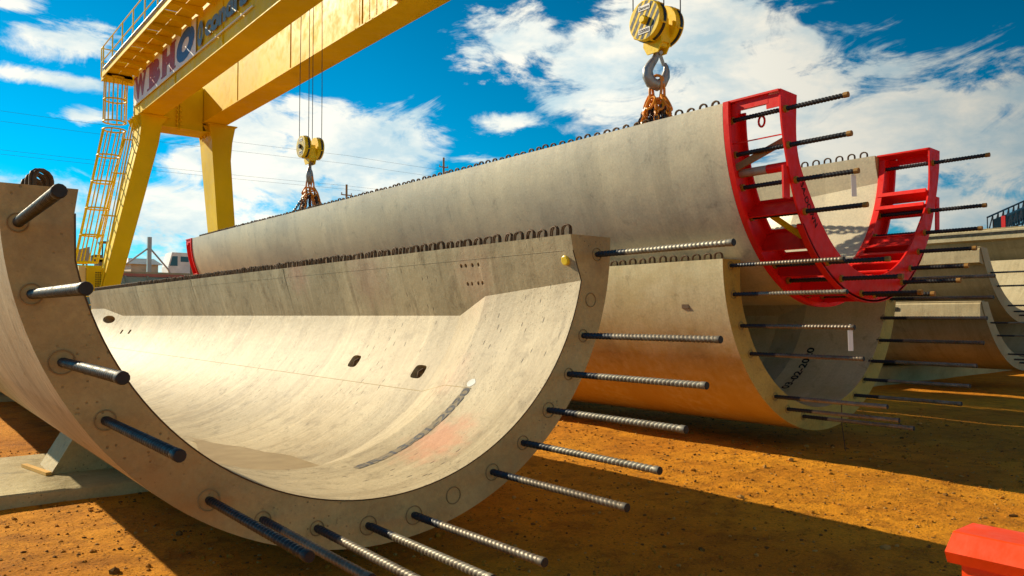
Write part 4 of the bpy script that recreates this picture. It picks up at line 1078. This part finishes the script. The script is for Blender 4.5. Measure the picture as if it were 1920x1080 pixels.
# loader and hopper at the left
ld = thing('wheel_loader', 'small dark wheel loader on the upper yard beside the crane leg', 'loader', (12, 60, 3.85))
mb = MB()
for (xx, yy) in ((11.55, 59.6), (12.25, 59.6), (11.55, 60.6), (12.25, 60.6)): mb.box(xx - .04, xx + .04, yy - .04, yy + .04, 5.4, 6.7)
mb.box(11.45, 12.35, 59.5, 60.7, 6.7, 6.78); mb.build('roll_cage', M_black, ld, smooth=0)
mb = MB(); mb.box(11.3, 12.6, 59.2, 61, 4.6, 5.5); mb.box(11.0, 11.5, 59.2, 61, 5.3, 5.8); mb.build('body', paint('brown_body', (.25, .17, .09), .5, .3), ld, smooth=0)
for (xx) in (11.3, 12.5):
    mb = MB(); mb.tube([(xx, 59.1, 4.4), (xx, 59.45, 4.4)], .5, 16); mb.build('wheel', M_black, ld)
hp = thing('aggregate_hopper', 'weathered cream hopper behind the ladder cage', 'hopper', (10.3, 60, 3.85))
mb = MB(); mb.prism([(9.8, 5.2), (10.0, 6.1), (10.75, 6.35), (10.75, 5.2)], lambda p: (p[0], 59.5, p[1]), lambda p: (p[0], 61, p[1])); mb.build('bin', paint('cream_bin', (.5, .42, .28), .6, .3, seed=8), hp, smooth=0)
mb = MB()
for xx in (9.9, 10.6): mb.box(xx - .05, xx + .05, 59.6, 59.7, 3.85, 5.2); mb.box(xx - .05, xx + .05, 60.8, 60.9, 3.85, 5.2)
mb.build('support_frame', M_grey, hp, smooth=0)
# low walls / parked things behind
mb = MB(); mb.box(11.0, 31, 52.2, 52.5, 3.85, 4.35); o = mb.build('low_wall', M_con_stack, smooth=0); tag(o, 'low pale concrete wall along the edge of the upper yard', 'wall')
# power poles and lines
def pole(x, y, z1, lab):
    t = thing('utility_pole', lab, 'utility pole', (x, y, 0), 'utility poles behind the hanging segment')
    mb = MB(); mb.tube([(x, y, 3.8), (x, y, z1)], [.13, .09], 8); mb.build('pole', M_wood, t)
    mb = MB(); mb.beam((x - .5, y, z1 - .9), (x + .5, y, z1 - .9), .08, .08)
    for dx in (-.45, .45): mb.tube([(x + dx, y, z1 - .86), (x + dx, y, z1 - .7)], .04, 6)
    mb.build('crossarm', M_wood, t)
pole(30.3, 60, 12.8, 'utility pole standing beyond the top edge, the nearer the far hook')
pole(40.24, 60, 16.4, 'taller utility pole left of the middle of the hanging segment')
for (za, zb, zc_, lab) in ((15.6, 15.3, 16.2, 'topmost of the thin power lines crossing the blue sky'), (14.95, 14.6, 15.5, 'second thin power line from the top'), (13.1, 12.7, 14.3, 'third thin power line, upper one of the lower pair'), (12.85, 12.4, 13.9, 'lowest thin power line of the lower pair')):
    pts = []
    for (xa, x2, z1, z2) in ((-30, 30.3, za, zb), (30.3, 75, zb, zc_)):
        for i in range(13):
            t_ = i / 12; pts.append((xa + (x2 - xa) * t_, 60, z1 + (z2 - z1) * t_ - .9 * 4 * t_ * (1 - t_) * .5))
    mb = MB(); mb.tube(pts, .008, 5); o = mb.build('power_line', M_rope); tag(o, lab, 'power line', 'thin power lines across the sky')
# lattice boom far right
lt = thing('lattice_boom', 'dark lattice crane boom with a red tip showing above the far right stack', 'crane boom', (75, 25, 4))
a, b = Vector((73.0, 25, 9.25)), Vector((88, 25, 12.6)); mb = MB(); cs = []
for (dy, dz) in ((-.7, -.75), (-.7, .75), (.7, -.75), (.7, .75)): mb.beam(a + Vector((0, dy, dz)), b + Vector((0, dy, dz * 1.6)), .12, .12)
n = 12
for i in range(n):
    p = a.lerp(b, i / n); q = a.lerp(b, (i + 1) / n); k0 = 1 + .6 * i / n; k1 = 1 + .6 * (i + 1) / n
    for dy in (-.7, .7):
        mb.beam(p + Vector((0, dy, -.75 * k0)), q + Vector((0, dy, .75 * k1)), .08, .08); mb.beam(p + Vector((0, dy, -.75 * k0)), p + Vector((0, dy, .75 * k0)), .07, .07)
mb.beam(a + Vector((.2, .3, 0)), b + Vector((0, .3, 0)), .05, 1.1)
mb.build('lattice', M_black, lt, smooth=0)
mb = MB(); mb.box(72.85, 73.0, 24.3, 24.6, 8.5, 10.0); mb.build('boom_tip', M_reddk, lt, smooth=0)
mb = MB(); mb.box(87.5, 92, 23, 27, 0, 14.5); mb.build('boom_house', M_black, lt, smooth=0)
